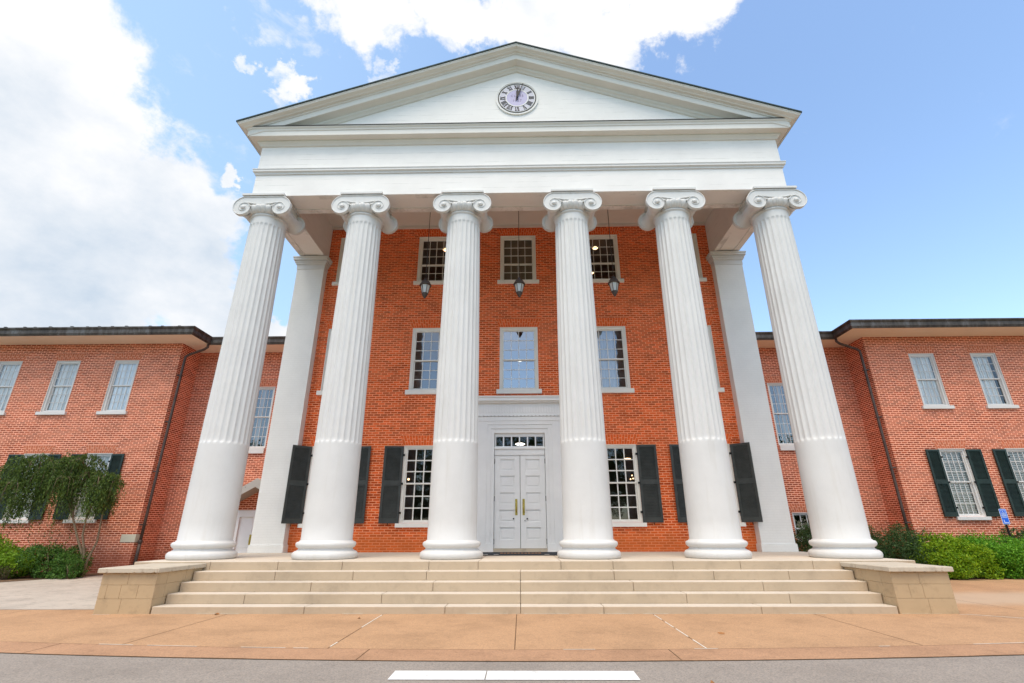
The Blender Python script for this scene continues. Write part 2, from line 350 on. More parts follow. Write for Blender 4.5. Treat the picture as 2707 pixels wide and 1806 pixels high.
M['clock_outer'] = vary('lilac_dial', (.62,.60,.66), .06, 8, .5); M['clock_inner'] = vary('lilac_dial_centre', (.52,.48,.66), .06, 8, .5)
M['clock_white'] = vary('clock_white', (.80,.78,.74), .05, 6, .5); M['clock_black'] = vary('clock_black', (.025,.022,.022), .2, 20, .5)
M['clock_letter'] = vary('purple_grey_letter', (.20,.15,.26), .2, 20, .5)
M['sign_blue'] = vary('sign_blue', (.005,.12,.72), .08, 9, .4); M['sign_white'] = vary('sign_white', (.62,.74,.90), .05, 9, .4)

# ------------------------------------------------------------------ mesh helpers
class MB:
    def __init__(s): s.v = []; s.f = []; s.mi = []; s.sm = []
    def face(s, pts, m=0, sm=False):
        b = len(s.v); s.v += [tuple(p) for p in pts]; s.f.append(tuple(range(b, b+len(pts)))); s.mi.append(m); s.sm.append(sm)
    def box(s, x0, x1, y0, y1, z0, z1, m=0):
        if x0 > x1: x0, x1 = x1, x0
        b = len(s.v)
        s.v += [(x, y, z) for x in (x0, x1) for y in (y0, y1) for z in (z0, z1)]
        for f in ((0,1,3,2),(4,6,7,5),(0,4,5,1),(2,3,7,6),(0,2,6,4),(1,5,7,3)):
            s.f.append(tuple(b+i for i in f)); s.mi.append(m); s.sm.append(False)
        return s
    def prism(s, poly, axis, a, c, m=0):    # poly in the two other axes, extruded a..c along axis
        def P(u, v, w): return {'y': (u, w, v), 'x': (w, u, v), 'z': (u, v, w)}[axis]
        n = len(poly); b = len(s.v)
        s.v += [P(u, v, a) for u, v in poly] + [P(u, v, c) for u, v in poly]
        s.f += [tuple(b+i for i in range(n)), tuple(b+n+i for i in reversed(range(n)))]; s.mi += [m, m]; s.sm += [False]*2
        for i in range(n):
            j = (i+1) % n; s.f.append((b+i, b+n+i, b+n+j, b+j)); s.mi.append(m); s.sm.append(False)
        return s
    def lathe(s, prof, cx=0, cy=0, n=48, m=0, axis='z', sm=True, rf=None, cap=True):
        b = len(s.v)
        for k, (r, z) in enumerate(prof):
            for i in range(n):
                a = 2*math.pi*i/n; rr = r*(rf(a, z) if rf else 1)
                if axis == 'z': s.v.append((cx+rr*math.cos(a), cy+rr*math.sin(a), z))
                else: s.v.append((cx+rr*math.cos(a), z, cy+rr*math.sin(a)))
        for k in range(len(prof)-1):
            for i in range(n):
                j = (i+1) % n; s.f.append((b+k*n+i, b+k*n+j, b+(k+1)*n+j, b+(k+1)*n+i)); s.mi.append(m); s.sm.append(sm)
        if cap:
            s.f.append(tuple(b+i for i in reversed(range(n)))); s.mi.append(m); s.sm.append(False)
            e = b+(len(prof)-1)*n; s.f.append(tuple(e+i for i in range(n))); s.mi.append(m); s.sm.append(False)
        return s
    def tube(s, pts, r, n=8, m=0):
        pts = [Vector(p) for p in pts]; b = len(s.v); rs = r if isinstance(r, (list, tuple)) else [r]*len(pts)
        prev = None
        for i, p in enumerate(pts):
            d = (pts[min(i+1, len(pts)-1)]-pts[max(i-1, 0)]).normalized()
            a = Vector((0,0,1)) if abs(d.z) < .9 else Vector((1,0,0))
            if prev is None: u = d.cross(a).normalized()
            else: u = (prev - d*prev.dot(d)).normalized()
            prev = u; v = d.cross(u)
            for k in range(n):
                t = 2*math.pi*k/n; s.v.append(tuple(p+(u*math.cos(t)+v*math.sin(t))*rs[i]))
        for i in range(len(pts)-1):
            for k in range(n):
                j = (k+1) % n; s.f.append((b+i*n+k, b+i*n+j, b+(i+1)*n+j, b+(i+1)*n+k)); s.mi.append(m); s.sm.append(True)
        s.f.append(tuple(b+k for k in reversed(range(n)))); s.mi.append(m); s.sm.append(False)
        e = b+(len(pts)-1)*n; s.f.append(tuple(e+k for k in range(n))); s.mi.append(m); s.sm.append(False)
        return s
ORG = {}
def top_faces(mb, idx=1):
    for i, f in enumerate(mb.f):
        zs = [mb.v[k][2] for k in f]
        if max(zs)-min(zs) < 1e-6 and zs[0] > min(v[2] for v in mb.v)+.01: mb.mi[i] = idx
def build(name, mb, mats, parent=None, org=(0,0,0), bevel=0, fix=True):
    me = bpy.data.meshes.new(name); o = Vector(org)
    me.from_pydata([tuple(Vector(v)-o) for v in mb.v], [], mb.f)
    if not isinstance(mats, (list, tuple)): mats = [mats]
    for m in mats: me.materials.append(M[m] if isinstance(m, str) else m)
    me.polygons.foreach_set('material_index', mb.mi); me.polygons.foreach_set('use_smooth', mb.sm)
    me.update()
    if fix:
        import bmesh
        bm = bmesh.new(); bm.from_mesh(me); bmesh.ops.recalc_face_normals(bm, faces=bm.faces); bm.to_mesh(me); bm.free()
    ob = bpy.data.objects.new(name, me); COL.objects.link(ob); ORG[ob] = o
    if parent: ob.parent = parent; ob.location = o-ORG[parent]
    else: ob.location = o
    if bevel:
        b = ob.modifiers.new('bevel', 'BEVEL'); b.width = bevel; b.segments = 2; b.limit_method = 'ANGLE'; b.angle_limit = R(40)
    return ob
def empty(name, org, label, cat, group=None):
    o = bpy.data.objects.new(name, None); COL.objects.link(o); o.location = org; ORG[o] = Vector(org); o.empty_display_size = .2
    return tag(o, label, cat, group)
def tag(o, label=None, cat=None, group=None, kind=None):
    if label: o['label'] = label
    if cat: o['category'] = cat
    if group: o['group'] = group
    if kind: o['kind'] = kind
    return o
def copy_tree(o, parent=None, dloc=(0,0,0)):
    c = o.copy(); COL.objects.link(c); c.parent = parent
    if parent is None or True: c.location = Vector(o.location)+Vector(dloc)
    ORG[c] = ORG[o]+Vector(dloc)
    for ch in [k for k in bpy.data.objects if k.parent == o]: copy_tree(ch, c)
    return c

# ------------------------------------------------------------------ ground
G = -.10
def roadY(x): return 6.62+.0095*x*x if abs(x) < 7.5 else 6.62+.0095*56.25+.14*(abs(x)-7.5)*.3
def sheet(name, poly, z, mat, kind='structure'):
    m = MB(); m.face([(x, y, z) for x, y in poly]); return tag(build(name, m, mat, fix=False), kind=kind)
sheet('ground', [(-900,-900),(900,-900),(900,900),(-900,900)], G-.03, 'lawn')
xs = [i*.75 for i in range(-40, 41)]
edge = [(x, roadY(x)) for x in xs]
m = MB()
for a, b in zip(edge, edge[1:]): m.face([(a[0], -5, G-.008), (b[0], -5, G-.008), (b[0], b[1], G-.008), (a[0], a[1], G-.008)])
tag(build('road', m, 'asphalt', fix=False), kind='structure')
# pavement: slabs between joints and a gutter strip next to the road
m = MB(); gap = .007
jx = [-30,-25.8,-21.7,-17.6,-13.5,-9.4,-5.28,-2.45,-.06,2.36,5.2,9.2,13.3,17.4,21.5,25.6,30]
PB = 10.55
for a, b in zip(jx, jx[1:]):
    n = max(1, int((b-a)/.7)); 
    for i in range(n):
        x0 = a+(b-a)*i/n+(gap if i == 0 else 0); x1 = a+(b-a)*(i+1)/n-(gap if i == n-1 else 0)
        back = PB if x1 < 6 else 17.2
        m.face([(x0, roadY(x0)+.58, G), (x1, roadY(x1)+.58, G), (x1, back, G), (x0, back, G)], 0)
rj = lambda x: .004+.012*max(0, math.sin(x*3.1)*math.sin(x*1.7+1))
sj = [-30,-22,-14.5,-6.15,-1.9,1.87,6.6,14,22,30]
for a, b in zip(sj, sj[1:]):
    n = max(1, int((b-a)/.15))
    for i in range(n):
        x0 = a+(b-a)*i/n+(gap if i == 0 else 0); x1 = a+(b-a)*(i+1)/n-(gap if i == n-1 else 0)
        m.face([(x0, roadY(x0)+rj(x0), G), (x1, roadY(x1)+rj(x1), G), (x1, roadY(x1)+.572, G), (x0, roadY(x0)+.572, G)], 1)
tag(build('pavement', m, ['pavement', 'strip'], fix=False), kind='structure')
m = MB()       # joints below the slabs
for a, b in zip(edge, edge[1:]): m.face([(a[0], a[1]-.004, G-.004), (b[0], b[1]-.004, G-.004), (b[0], 17.2, G-.004), (a[0], 17.2, G-.004)])
tag(build('pavement_joint_bed', m, 'joint_dark', fix=False), kind='structure')
m = MB()       # white sealant left in the joints
def strip(x0, y0, x1, y1, wd):
    d = Vector((x1-x0, y1-y0, 0)).normalized(); n_ = Vector((-d.y, d.x, 0))*wd/2
    p, q = Vector((x0, y0, G+.004)), Vector((x1, y1, G+.004)); m.face([p-n_, q-n_, q+n_, p+n_])
rr = random.Random(3)
for (jx_, segs) in ((-2.45, [(7.35,7.62),(8.7,9.9)]), (2.36, [(7.25,7.8),(8.0,8.6),(8.7,9.2),(9.4,9.9)])):
    for a, b in segs: strip(jx_, a, jx_, b, .018)
x = -7.7
while x < 7.7:
    l = rr.uniform(.15, .9)
    if rr.random() < .62: strip(x, 9.93 if abs(x) > 6.75 else 10.0, min(x+l, 7.8), 9.93 if abs(x) > 6.75 else 10.0, .016)
    x += l+rr.uniform(.03, .3)
for a, b in ((-5.6,-5.1),(-4.9,-4.2),(-3.6,-3.0),(-2.9,-2.7),(.55,.95),(2.2,2.5),(5.9,7.6),(4.6,4.75)): strip(a, roadY(a)+.576, b, roadY(b)+.576, .018)
strip(7.82, 9.95, 9.2, 9.0, .03)
tag(build('joint_sealant', m, 'joint_white', fix=False), kind='structure')
tag(build('concrete_path', (lambda mm: (mm.face([(-30, PB+.012, G+.002), (-7.6, PB+.012, G+.002), (-7.6, 19.2, G+.002), (-30, 19.2, G+.002)]), mm)[1])(MB()), 'pale_concrete', fix=False), kind='structure')
# road marking, a white bar broken by one crack
m = MB()
for a, b in ((-1.33, -.35), (-.338, 1.22)):
    n = 6
    for i in range(n):
        x0 = a+(b-a)*i/n; x1 = a+(b-a)*(i+1)/n
        m.face([(x0, 5.87, G-.002), (x1, 5.87, G-.002), (x1, 6.21, G-.002), (x0, 6.21, G-.002)])
tag(build('road_marking', m, 'paint', fix=False), kind='structure')
# planting beds
def bed(name, pts):
    m = MB(); rr = random.Random(9)
    m.face([(x, y, G+.012) for x, y in pts])
    return tag(build(name, m, 'mulch', fix=False), kind='structure')
bed('planting_bed', [(-30,13.4),(-17,14.9),(-15.3,15.85),(-14.6,17.6),(-13.95,19.0),(-30,19.0)])
bed('planting_bed', [(8.2,16.1),(12.7,16.25),(15.4,17.0),(30,18.5),(30,20.4),(8.2,20.4)])

# ------------------------------------------------------------------ steps and platform
P = .69
stz = [.02, .188, .355, .523]; sty = [10.011, 10.36, 10.709, 11.057]
st = empty('stone_steps', (0, 10.0, G), 'long flight of tan stone steps rising to the white columns', 'steps')
def blocks(name, x0, x1, joints, y0, y1, z0, z1, bev=.012, mat='step'):
    m = MB(); cuts = [x0]+[j for j in joints if x0 < j < x1]+[x1]; g = .003
    for a, b in zip(cuts, cuts[1:]): m.box(a+(g if a != x0 else 0), b-(g if b != x1 else 0), y0, y1, z0, z1)
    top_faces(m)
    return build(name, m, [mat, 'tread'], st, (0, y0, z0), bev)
SX = 6.69
jl = [[-3.9,-1.35,.01,1.5,4.3],[-5.2,-2.6,.01,3.1,5.0],[-4.1,-1.7,.01,2.2,4.7],[-5.0,-3.4,-1.9,.01,1.9,3.9,5.4]]
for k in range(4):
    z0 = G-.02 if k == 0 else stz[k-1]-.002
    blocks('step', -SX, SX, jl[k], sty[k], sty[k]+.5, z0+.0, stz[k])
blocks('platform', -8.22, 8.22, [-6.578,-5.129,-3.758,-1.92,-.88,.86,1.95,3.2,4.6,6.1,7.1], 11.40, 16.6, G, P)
for sx, lab in ((-1, 'stone block wall with chipped pale cap at the left end of the steps'), (1, 'stone block wall with pale cap at the right end of the steps, beside bright shrubs')):
    ck = empty('cheek_wall', (sx*7.2, 9.95, G), lab, 'wall', 'low walls at the step ends')
    m = MB(); x0, x1, y0, y1 = 6.71, 7.74, 10.0, 11.38
    zc = [G-.02, .145, .375, .575]; g = .0016
    for r in range(3):
        cuts = [x0]+[[7.28],[7.02,7.34,7.6],[7.24]][r]+[x1] if sx < 0 else [x0]+[[7.26,],[6.98,7.22],[7.2]][r]+[x1]
        for a, b in zip(cuts, cuts[1:]):
            m.box(sx*(a+g), sx*(b-g), y0, y0+.30, zc[r]+g, zc[r+1]-g)
        m.box(sx*(x0), sx*(x0+.3), y0+.303, y0+.85, zc[r]+g, zc[r+1]-g); m.box(sx*x0, sx*(x0+.3), y0+.856, y1, zc[r]+g, zc[r+1]-g)
        m.box(sx*(x1-.3), sx*x1, y0+.303, y1, zc[r]+g, zc[r+1]-g)
    m.box(sx*(x0+.01), sx*(x1-.01), y0+.01, y1, G-.02, .57)
    build('block_body', m, 'cheek', ck, (sx*7.2, 9.95, G), .006)
    # cap with a chipped lower edge
    m = MB(); rr = random.Random(5 if sx < 0 else 8)
    cx0, cx1, cy0, cy1, z0, z1 = 6.655, 7.80, 9.93, 11.39, .575, .665
    top = []; n = 40
    loop = [(cx0+(cx1-cx0)*i/n, cy0) for i in range(n)]+[(cx1, cy0+(cy1-cy0)*i/n) for i in range(n)]+[(cx1-(cx1-cx0)*i/n, cy1) for i in range(n)]+[(cx0, cy1-(cy1-cy0)*i/n) for i in range(n)]
    b0 = len(m.v); K = len(loop)
    for lay, (ins, zz) in enumerate(((.025, z0), (0, z0+.012), (0, z1-.012), (.012, z1))):
        for i, (x, y) in enumerate(loop):
            cx, cyy = (cx0+cx1)/2, (cy0+cy1)/2
            dz = 0; di = ins
            if lay < 2 and rr.random() < .12: dz = rr.uniform(.004, .022); di = ins+rr.uniform(.002, .01)
            else: dz = rr.uniform(0, .002)
            xx = x-(di if x == cx1 else (-di if x == cx0 else 0)); yy = y-(di if y == cy1 else (-di if y == cy0 else 0))
            m.v.append((sx*xx, yy, zz+(dz if lay < 2 else 0)))
    for lay in range(3):
        for i in range(K):
            j = (i+1) % K; m.f.append((b0+lay*K+i, b0+lay*K+j, b0+(lay+1)*K+j, b0+(lay+1)*K+i)); m.mi.append(0); m.sm.append(False)
    m.f.append(tuple(b0+3*K+i for i in range(K))); m.mi.append(0); m.sm.append(False)
    m.f.append(tuple(b0+i for i in reversed(range(K)))); m.mi.append(0); m.sm.append(False)
    build('stone_cap', m, 'cap', ck, (sx*7.2, 9.95, z0))

# ------------------------------------------------------------------ wall / window builders
def wall_holes(mb, x0, x1, z0, z1, Y, holes, depth=.25, m=0):
    xs_ = sorted({x0, x1, *[h[0] for h in holes], *[h[1] for h in holes]}); zs_ = sorted({z0, z1, *[h[2] for h in holes], *[h[3] for h in holes]})
    for a, b in zip(xs_, xs_[1:]):
        for c, d in zip(zs_, zs_[1:]):
            cx, cz = (a+b)/2, (c+d)/2
            if any(h[0] < cx < h[1] and h[2] < cz < h[3] for h in holes): continue
            mb.face([(a, Y, c), (b, Y, c), (b, Y, d), (a, Y, d)], m)
    for (a, b, c, d) in holes:
        for q in ([(a,Y,c),(a,Y+depth,c),(a,Y+depth,d),(a,Y,d)], [(b,Y,c),(b,Y,d),(b,Y+depth,d),(b,Y+depth,c)], [(a,Y,d),(a,Y+depth,d),(b,Y+depth,d),(b,Y,d)], [(a,Y,c),(b,Y,c),(b,Y+depth,c),(a,Y+depth,c)]): mb.face(q, m)
def brick_arch(parent, cx, hw, z0, h, Y, key):
    m = MB(); sp_ = .13; n = int(2*hw/.078)
    m.prism([(cx-hw, z0), (cx+hw, z0), (cx+hw+sp_, z0+h), (cx-hw-sp_, z0+h)], 'y', Y-.003, Y+.03, 1)
    rr = random.Random(int((cx+50)*100))
    for i in range(n):
        a0, a1 = i/n, (i+1)/n
        X = lambda t, u: cx+(t*2-1)*(hw+sp_*u)
        g = .012
        cut = .38 if i % 2 else .64
        for u0, u1 in ((.03, cut-.03), (cut+.03, .97)):
            z_0, z_1 = z0+h*u0, z0+h*u1; ga = g/(2*hw)
            m.prism([(X(a0+ga/2, u0), z_0), (X(a1-ga/2, u0), z_0), (X(a1-ga/2, u1), z_1), (X(a0+ga/2, u1), z_1)], 'y', Y-.007, Y+.02, 0)
    return build('brick_arch', m, ['arch_'+key, 'mortar_'+key], parent, (cx, Y, z0))
def shutter(parent, hx, side, Y, z0, z1, wd, mat, ang=0):
    """hinged at hx, leaf runs outwards (side) ; ang opens it away from the wall"""
    m = MB(); H = z1-z0; rail = .075; T = .04
    def bx(u0, u1, a, b, t0, t1, mm=0):
        pts = []
        b_ = len(m.v)
        for u in (u0, u1):
            for t in (t0, t1):
                for z in (a, b):
                    x = hx+side*(u*math.cos(ang)-0*t); y = Y-.012-u*math.sin(ang)-t
                    m.v.append((x, y, z))
        for f in ((0,1,3,2),(4,6,7,5),(0,4,5,1),(2,3,7,6),(0,2,6,4),(1,5,7,3)):
            m.f.append(tuple(b_+i for i in f)); m.mi.append(mm); m.sm.append(False)
    bx(0, rail, z0, z1, 0, T); bx(wd-rail, wd, z0, z1, 0, T)
    mid = z0+H*.475
    for a, b in ((z0, z0+.14), (mid, mid+.15), (z1-.07, z1)): bx(rail, wd-rail, a, b, .001, T-.001)
    for a, b in ((z0+.14, mid), (mid+.15, z1-.07)):
        n = int((b-a)/.042)
        for i in range(n):
            zz = a+(b-a)*(i+.1)/n; dz = (b-a)/n
            b_ = len(m.v)
            for u in (rail, wd-rail):
                for (t, z) in ((.034, zz), (.028, zz), (.008, zz+dz*.95), (.004, zz+dz*.9)):
                    m.v.append((hx+side*u*math.cos(ang), Y-.012-u*math.sin(ang)-t, z))
            for f in ((0,1,2,3),(4,7,6,5),(0,4,5,1),(1,5,6,2),(2,6,7,3),(3,7,4,0)): m.f.append(tuple(b_+q for q in f)); m.mi.append(0); m.sm.append(False)
        bx(rail, wd-rail, a, b, .0005, .002)
    for zz in (z0+.3, z0+H*.5, z1-.28): m.box(hx-side*.05, hx+side*.015, Y-.06, Y-.008, zz-.03, zz+.03, 1)
    m.tube([(hx+side*wd*.55*math.cos(ang), Y-wd*.5*math.sin(ang)-.01, z0-.0), (hx+side*wd*.55*math.cos(ang), Y-.04-wd*.5*math.sin(ang), z0-.07)], .01, 6, 1)
    return build('shutter', m, [mat, 'iron'], parent, (hx, Y, z0))
def window(parent, cx, Y, z0, z1, hw, meet, rows=(3,3), cols=4, sill=.13, sover=.1, gl='glass', cur=None, sh=None, arch=None, key='hall', mun=.026, frame='trim_bright', cas=.075):
    """z0..z1 outer frame; casing, two sashes, muntins in one mesh; pane, sill, curtain and shutters are its pieces"""
    m = MB(); y0 = Y+.03
    m.box(cx-hw, cx-hw+cas, y0, y0+.12, z0, z1); m.box(cx+hw-cas, cx+hw, y0, y0+.12, z0, z1)
    m.box(cx-hw+cas, cx+hw-cas, y0, y0+.12, z1-cas, z1); m.box(cx-hw+cas, cx+hw-cas, y0, y0+.12, z0, z0+.05)
    # thin outer bead
    m.box(cx-hw, cx-hw+.02, Y-.012, y0-.001, z0, z1); m.box(cx+hw-.02, cx+hw, Y-.012, y0-.001, z0, z1); m.box(cx-hw+.02, cx+hw-.02, Y-.012, y0-.001, z1-.02, z1)
    gx0, gx1 = cx-hw+cas, cx+hw-cas; s = .04
    for (a, b, yy, nr) in ((meet-.0, z1-cas, y0+.035, rows[0]), (z0+.05, meet+.035, y0+.075, rows[1])):
        m.box(gx0, gx0+s, yy, yy+.035, a, b); m.box(gx1-s, gx1, yy, yy+.035, a, b)
        m.box(gx0+s, gx1-s, yy, yy+.035, a, a+.045); m.box(gx0+s, gx1-s, yy, yy+.035, b-.04, b)
        for i in range(1, cols):
            x = gx0+s+(gx1-gx0-2*s)*i/cols; m.box(x-mun/2, x+mun/2, yy+.006, yy+.03, a+.045, b-.04)
        for i in range(1, nr):
            z = a+.045+(b-a-.085)*i/nr; m.box(gx0+s, gx1-s, yy+.007, yy+.029, z-mun/2, z+mun/2)
    W = build('window', m, frame, parent, (cx, Y, z0))
    g = MB(); rr = random.Random(int(cx*77+z0*31))
    for (a, b, yy, nr) in ((meet+.045, z1-cas-.04, y0+.052, rows[0]), (z0+.095, meet, y0+.092, rows[1])):
        g.face([(gx0+s, yy, a), (gx1-s, yy, a), (gx1-s, yy+.001, b), (gx0+s, yy+.001, b)])
    build('pane', g, gl, W, (cx, Y, z0), fix=False)
    b = MB(); b.box(cx-hw-sover, cx+hw+sover, Y-.09, Y+.1, z0-sill, z0-.003)
    build('sill', b, 'white' if frame == 'white' else frame, W, (cx, Y, z0-sill), .008)
    if cur:
        kind, a, bb = cur    # material, fraction range of the width
        c = MB(); n = 24; yb = Y+.17
        x0, x1 = gx0+(gx1-gx0)*a, gx0+(gx1-gx0)*bb
        for i in range(n):
            xa, xb = x0+(x1-x0)*i/n, x0+(x1-x0)*(i+1)/n
            wv = (.02 if kind.startswith('curtain') else 0)
            ya, yb2 = yb+wv*math.sin(i*2.1), yb+wv*math.sin((i+1)*2.1)
            c.face([(xa, ya, z0), (xb, yb2, z0), (xb, yb2, z1), (xa, ya, z1)], 0, True)
        build('blind' if kind == 'blind' else ('roller_shade' if kind == 'shade' else 'curtain'), c, kind, W, (cx, Y, z0), fix=False)
    if sh:
        wd, mat, zz0, zz1, angs = sh
        for side, an in ((-1, angs[0]), (1, angs[1])):
            if an is None: continue
            shutter(W, cx+side*(hw+.005), side, Y, zz0, zz1, wd, mat, an)
    if arch: brick_arch(W, cx, hw+.03, z1+.004, arch, Y, key)
    return W

# ------------------------------------------------------------------ the hall
HX, YF = 7.93, 12.15
hall = empty('brick_hall', (0, 16, 0), 'tall red brick hall with six fluted white columns and a triangular pediment', 'building')
WY = 16.0
wins = []
for cx in (-6.0, -3.04, 0, 3.05, 6.0):
    wins.append((cx-.655, cx+.655, 9.745, 11.63)); wins.append((cx-.655, cx+.655, 5.67, 7.915))
    if cx: wins.append((cx-.655, cx+.655, 1.5, 3.84))
m = MB()
wall_holes(m, -7.95, 7.95, P-.01, 12.2, WY, wins+[(-.95, .95, P-.01, 4.35)])
m.face([(-7.97, 15.99, G-.3), (-7.97, 36, G-.3), (-7.97, 36, 12.0), (-7.97, 15.99, 12.0)]); m.face([(7.97, 15.99, G-.3), (7.97, 15.99, 12.0), (7.97, 36, 12.0), (7.97, 36, G-.3)])
m.face([(-7.97, 36, G-.3), (7.97, 36, G-.3), (7.97, 36, 12.0), (-7.97, 36, 12.0)])
build('wall', m, 'brick_hall', hall, (0, 16, 0), fix=False)
m = MB()   # rooms behind the windows: floors, ceilings, rear wall and partitions
for za, zb in ((P, 4.95), (5.1, 8.9), (9.05, 12.05)):
    m.face([(-7.9, 20, za), (7.9, 20, za), (7.9, 20, zb), (-7.9, 20, zb)])
    m.face([(-7.9, 16.26, za), (7.9, 16.26, za), (7.9, 20, za), (-7.9, 20, za)]); m.face([(-7.9, 16.26, zb), (7.9, 16.26, zb), (7.9, 20, zb), (-7.9, 20, zb)])
    for x in (-7.9, -4.5, -1.5, 1.5, 4.5, 7.9): m.face([(x, 16.26, za), (x, 20, za), (x, 20, zb), (x, 16.26, zb)])
build('rooms', m, 'room', hall, (0, 18, 0), fix=False)

cur3 = {0: ('shade', 0, 1)}
for cx in (-6.0, -3.04, 0, 3.05, 6.0):
    window(hall, cx, WY, 9.745, 11.63, .655, 10.44, (3,2), 4, sill=.14, gl='glass', cur=cur3.get(cx), arch=.30, mun=.018, cas=.10)
    cfg = {0: ('glass_mirror', None), -3.04: ('glass_half', None), 3.05: ('glass_half', ('curtain_dim', 0, .72)), -6.0: ('glass_half', None), 6.0: ('glass', None)}[cx]
    window(hall, cx, WY, 5.67, 7.915, .655, 6.72, (3,3), 4, sill=.15, gl=cfg[0], cur=cfg[1], arch=.33, mun=.02, cas=.09)
    if cx:
        a35 = R(43)
        angs = (R(5), R(5))
        if cx == -6.0: angs = (a35, R(5))
        if cx == 6.0: angs = (R(5), a35)
        window(hall, cx, WY, 1.5, 3.84, .655, 2.65, (3,3), 4, sill=.12, gl='glass', arch=.33, mun=.034, sh=(.60, 'shutter_grey', 1.5, 3.82, angs))

# fluted column with attic base and ionic capital (built once, copied)
def col_radius(z):
    t = (z-P)/(9.9-P)
    return .585-.10*(t**1.35)
def make_column(cx, cy):
    m = MB(); n = 24*8
    zf0, zf1 = 3.36, 9.70
    zs = [1.05, 1.08, 1.5, 2.2, 2.9, 3.28, 3.33, 3.345, 3.36, 3.38, 3.41, 3.45, 3.52]+[3.7+i*(9.3-3.7)/14 for i in range(15)]+[9.45, 9.55, 9.61, 9.65, 9.68, 9.70, 9.73, 9.85, 9.96]
    def flute(a, z):
        if z <= zf0-.04 or z >= zf1+.01: return 1
        u = (a*24/(2*math.pi)) % 1.0; c = (u-.5)/.40
        if abs(c) >= 1: return 1
        prof_ = math.sqrt(1-c*c)
        # scalloped ends
        e0 = (z-(zf0-.02))/.10; e1 = ((zf1)-z)/.10
        lim = min(e0, e1)
        if lim <= 0: return 1
        if lim < 1: prof_ = max(0, prof_-(1-math.sqrt(max(0, 1-(1-lim)**2))))
        return 1-.058*prof_
    b = len(m.v)
    m.lathe([(col_radius(z)+(.02 if z <= 1.05 else 0), z) for z in zs], cx, cy, n, rf=flute, cap=False)
    shaft = build('column', m, 'white', hall, (cx, cy, P), fix=False)
    # base
    pr = [(.70, P+.0005), (.725, P+.02), (.738, P+.07), (.735, P+.115), (.71, P+.15), (.675, P+.17), (.645, P+.178), (.64, P+.19), (.618, P+.2), (.61, P+.222), (.622, P+.24), (.648, P+.25), (.655, P+.26), (.672, P+.28), (.682, P+.31), (.675, P+.345), (.65, P+.368), (.615, P+.375), (.61, P+.385), (.595, P+.40)]
    mb = MB(); mb.lathe(pr, cx, cy, 72); build('column_base', mb, 'white', shaft, (cx, cy, P))
    # capital
    c = MB()
    ez = 10.175; ex = .54; r0 = .375; fy0, fy1 = -.55, .55
    # neck astragal and echinus with eggs
    c.lathe([(.47, 9.86), (.49, 9.93), (.515, 9.945), (.525, 9.965), (.515, 9.985), (.49, 9.995)], cx, cy, 48)
    c.lathe([(.49, 9.995), (.53, 10.03), (.575, 10.09), (.60, 10.16), (.60, 10.22), (.56, 10.27), (.40, 10.30)], cx, cy, 192, rf=lambda a, z: 1+.085*abs(math.sin(a*12))**.7*(1 if 10.0 < z < 10.24 else 0))
    c.box(cx-.62, cx+.62, cy-.60, cy+.60, 10.575, 10.638)
    c.box(cx-.58, cx+.58, cy-.545, cy+.545, 10.30, 10.574)
    def rad(t):      # t turns from the top
        return r0*(.46**t)
    for fs in (-1, 1):
        yf = cy+fs*.55
        for sx in (-1, 1):
            ax = cx+sx*ex
            # scroll face plate
            poly = []
            for i in range(0, 49):
                t = i/48; th = math.pi/2+2*math.pi*t; poly.append((ax-math.cos(th)*rad(t)*(-sx) if False else ax+sx*(-math.cos(th))*rad(t), ez+math.sin(th)*rad(t)))
            c.prism(poly, 'y', yf, yf-fs*.09)
            # raised spiral fillet
            pts = []; rs = []
            for i in range(0, 97):
                t = i/96*2.55; th = math.pi/2+2*math.pi*t; r_ = rad(t)-.014
                pts.append((ax+sx*(-math.cos(th))*r_, yf+fs*.006, ez+math.sin(th)*r_)); rs.append(.017*(1-.4*i/96))
            c.tube([(cx, yf+fs*.006, ez+r0-.014), (ax-sx*.2, yf+fs*.006, ez+r0-.014)]+pts, [.021, .021]+rs, 6)
            c.lathe([(.066, yf-fs*.0), (.063, yf+fs*.03), (.042, yf+fs*.055), (.001, yf+fs*.064)], ax, ez, 16, axis='y')
            c.tube([(cx, yf+fs*.004, ez+.10), (ax-sx*.30, yf+fs*.004, ez+.125), (ax-sx*.12, yf+fs*.004, ez+.16), (ax, yf+fs*.004, ez+rad(1)-.012)], [.017]*4, 6)
            # leaf in the corner between egg and scroll
            c.tube([(ax-sx*.17, yf+fs*.0, ez+.06), (ax-sx*.26, yf+fs*.01, ez+.03), (ax-sx*.31, yf+fs*.0, ez-.04)], [.03, .028, .008], 6)
        # canalis between the scrolls
        c.prism([(cx-ex, ez+r0-.005), (cx+ex, ez+r0-.005), (cx+ex, ez+.14), (cx+.25, ez+.105), (cx, ez+.095), (cx-.25, ez+.105), (cx-ex, ez+.14)], 'y', yf, yf-fs*.09)
    for sx in (-1, 1):   # bolsters on the sides
        pr = []
        for i in range(33):
            t = i/32*2-1; a = abs(t)
            r_ = .155+.115*a**2.6
            for kk in (0, .12, -.12):
                if abs(t-kk) < .045: r_ += .016
            if abs(abs(t)-.45) < .03: r_ += .012
            pr.append((r_, cy+t*.47))
        c.lathe(pr, cx+sx*ex*.985, ez+.01, 28, axis='y', cap=False)
    build('capital', c, 'white', shaft, (cx, cy, 9.9))
    return shaft
CX = [1.607, 4.588, 7.504]
c0 = make_column(-CX[2], 12.6)
for x in (-CX[1], -CX[0], CX[0], CX[1], CX[2]): copy_tree(c0, hall, (x+CX[2], 0, 0))

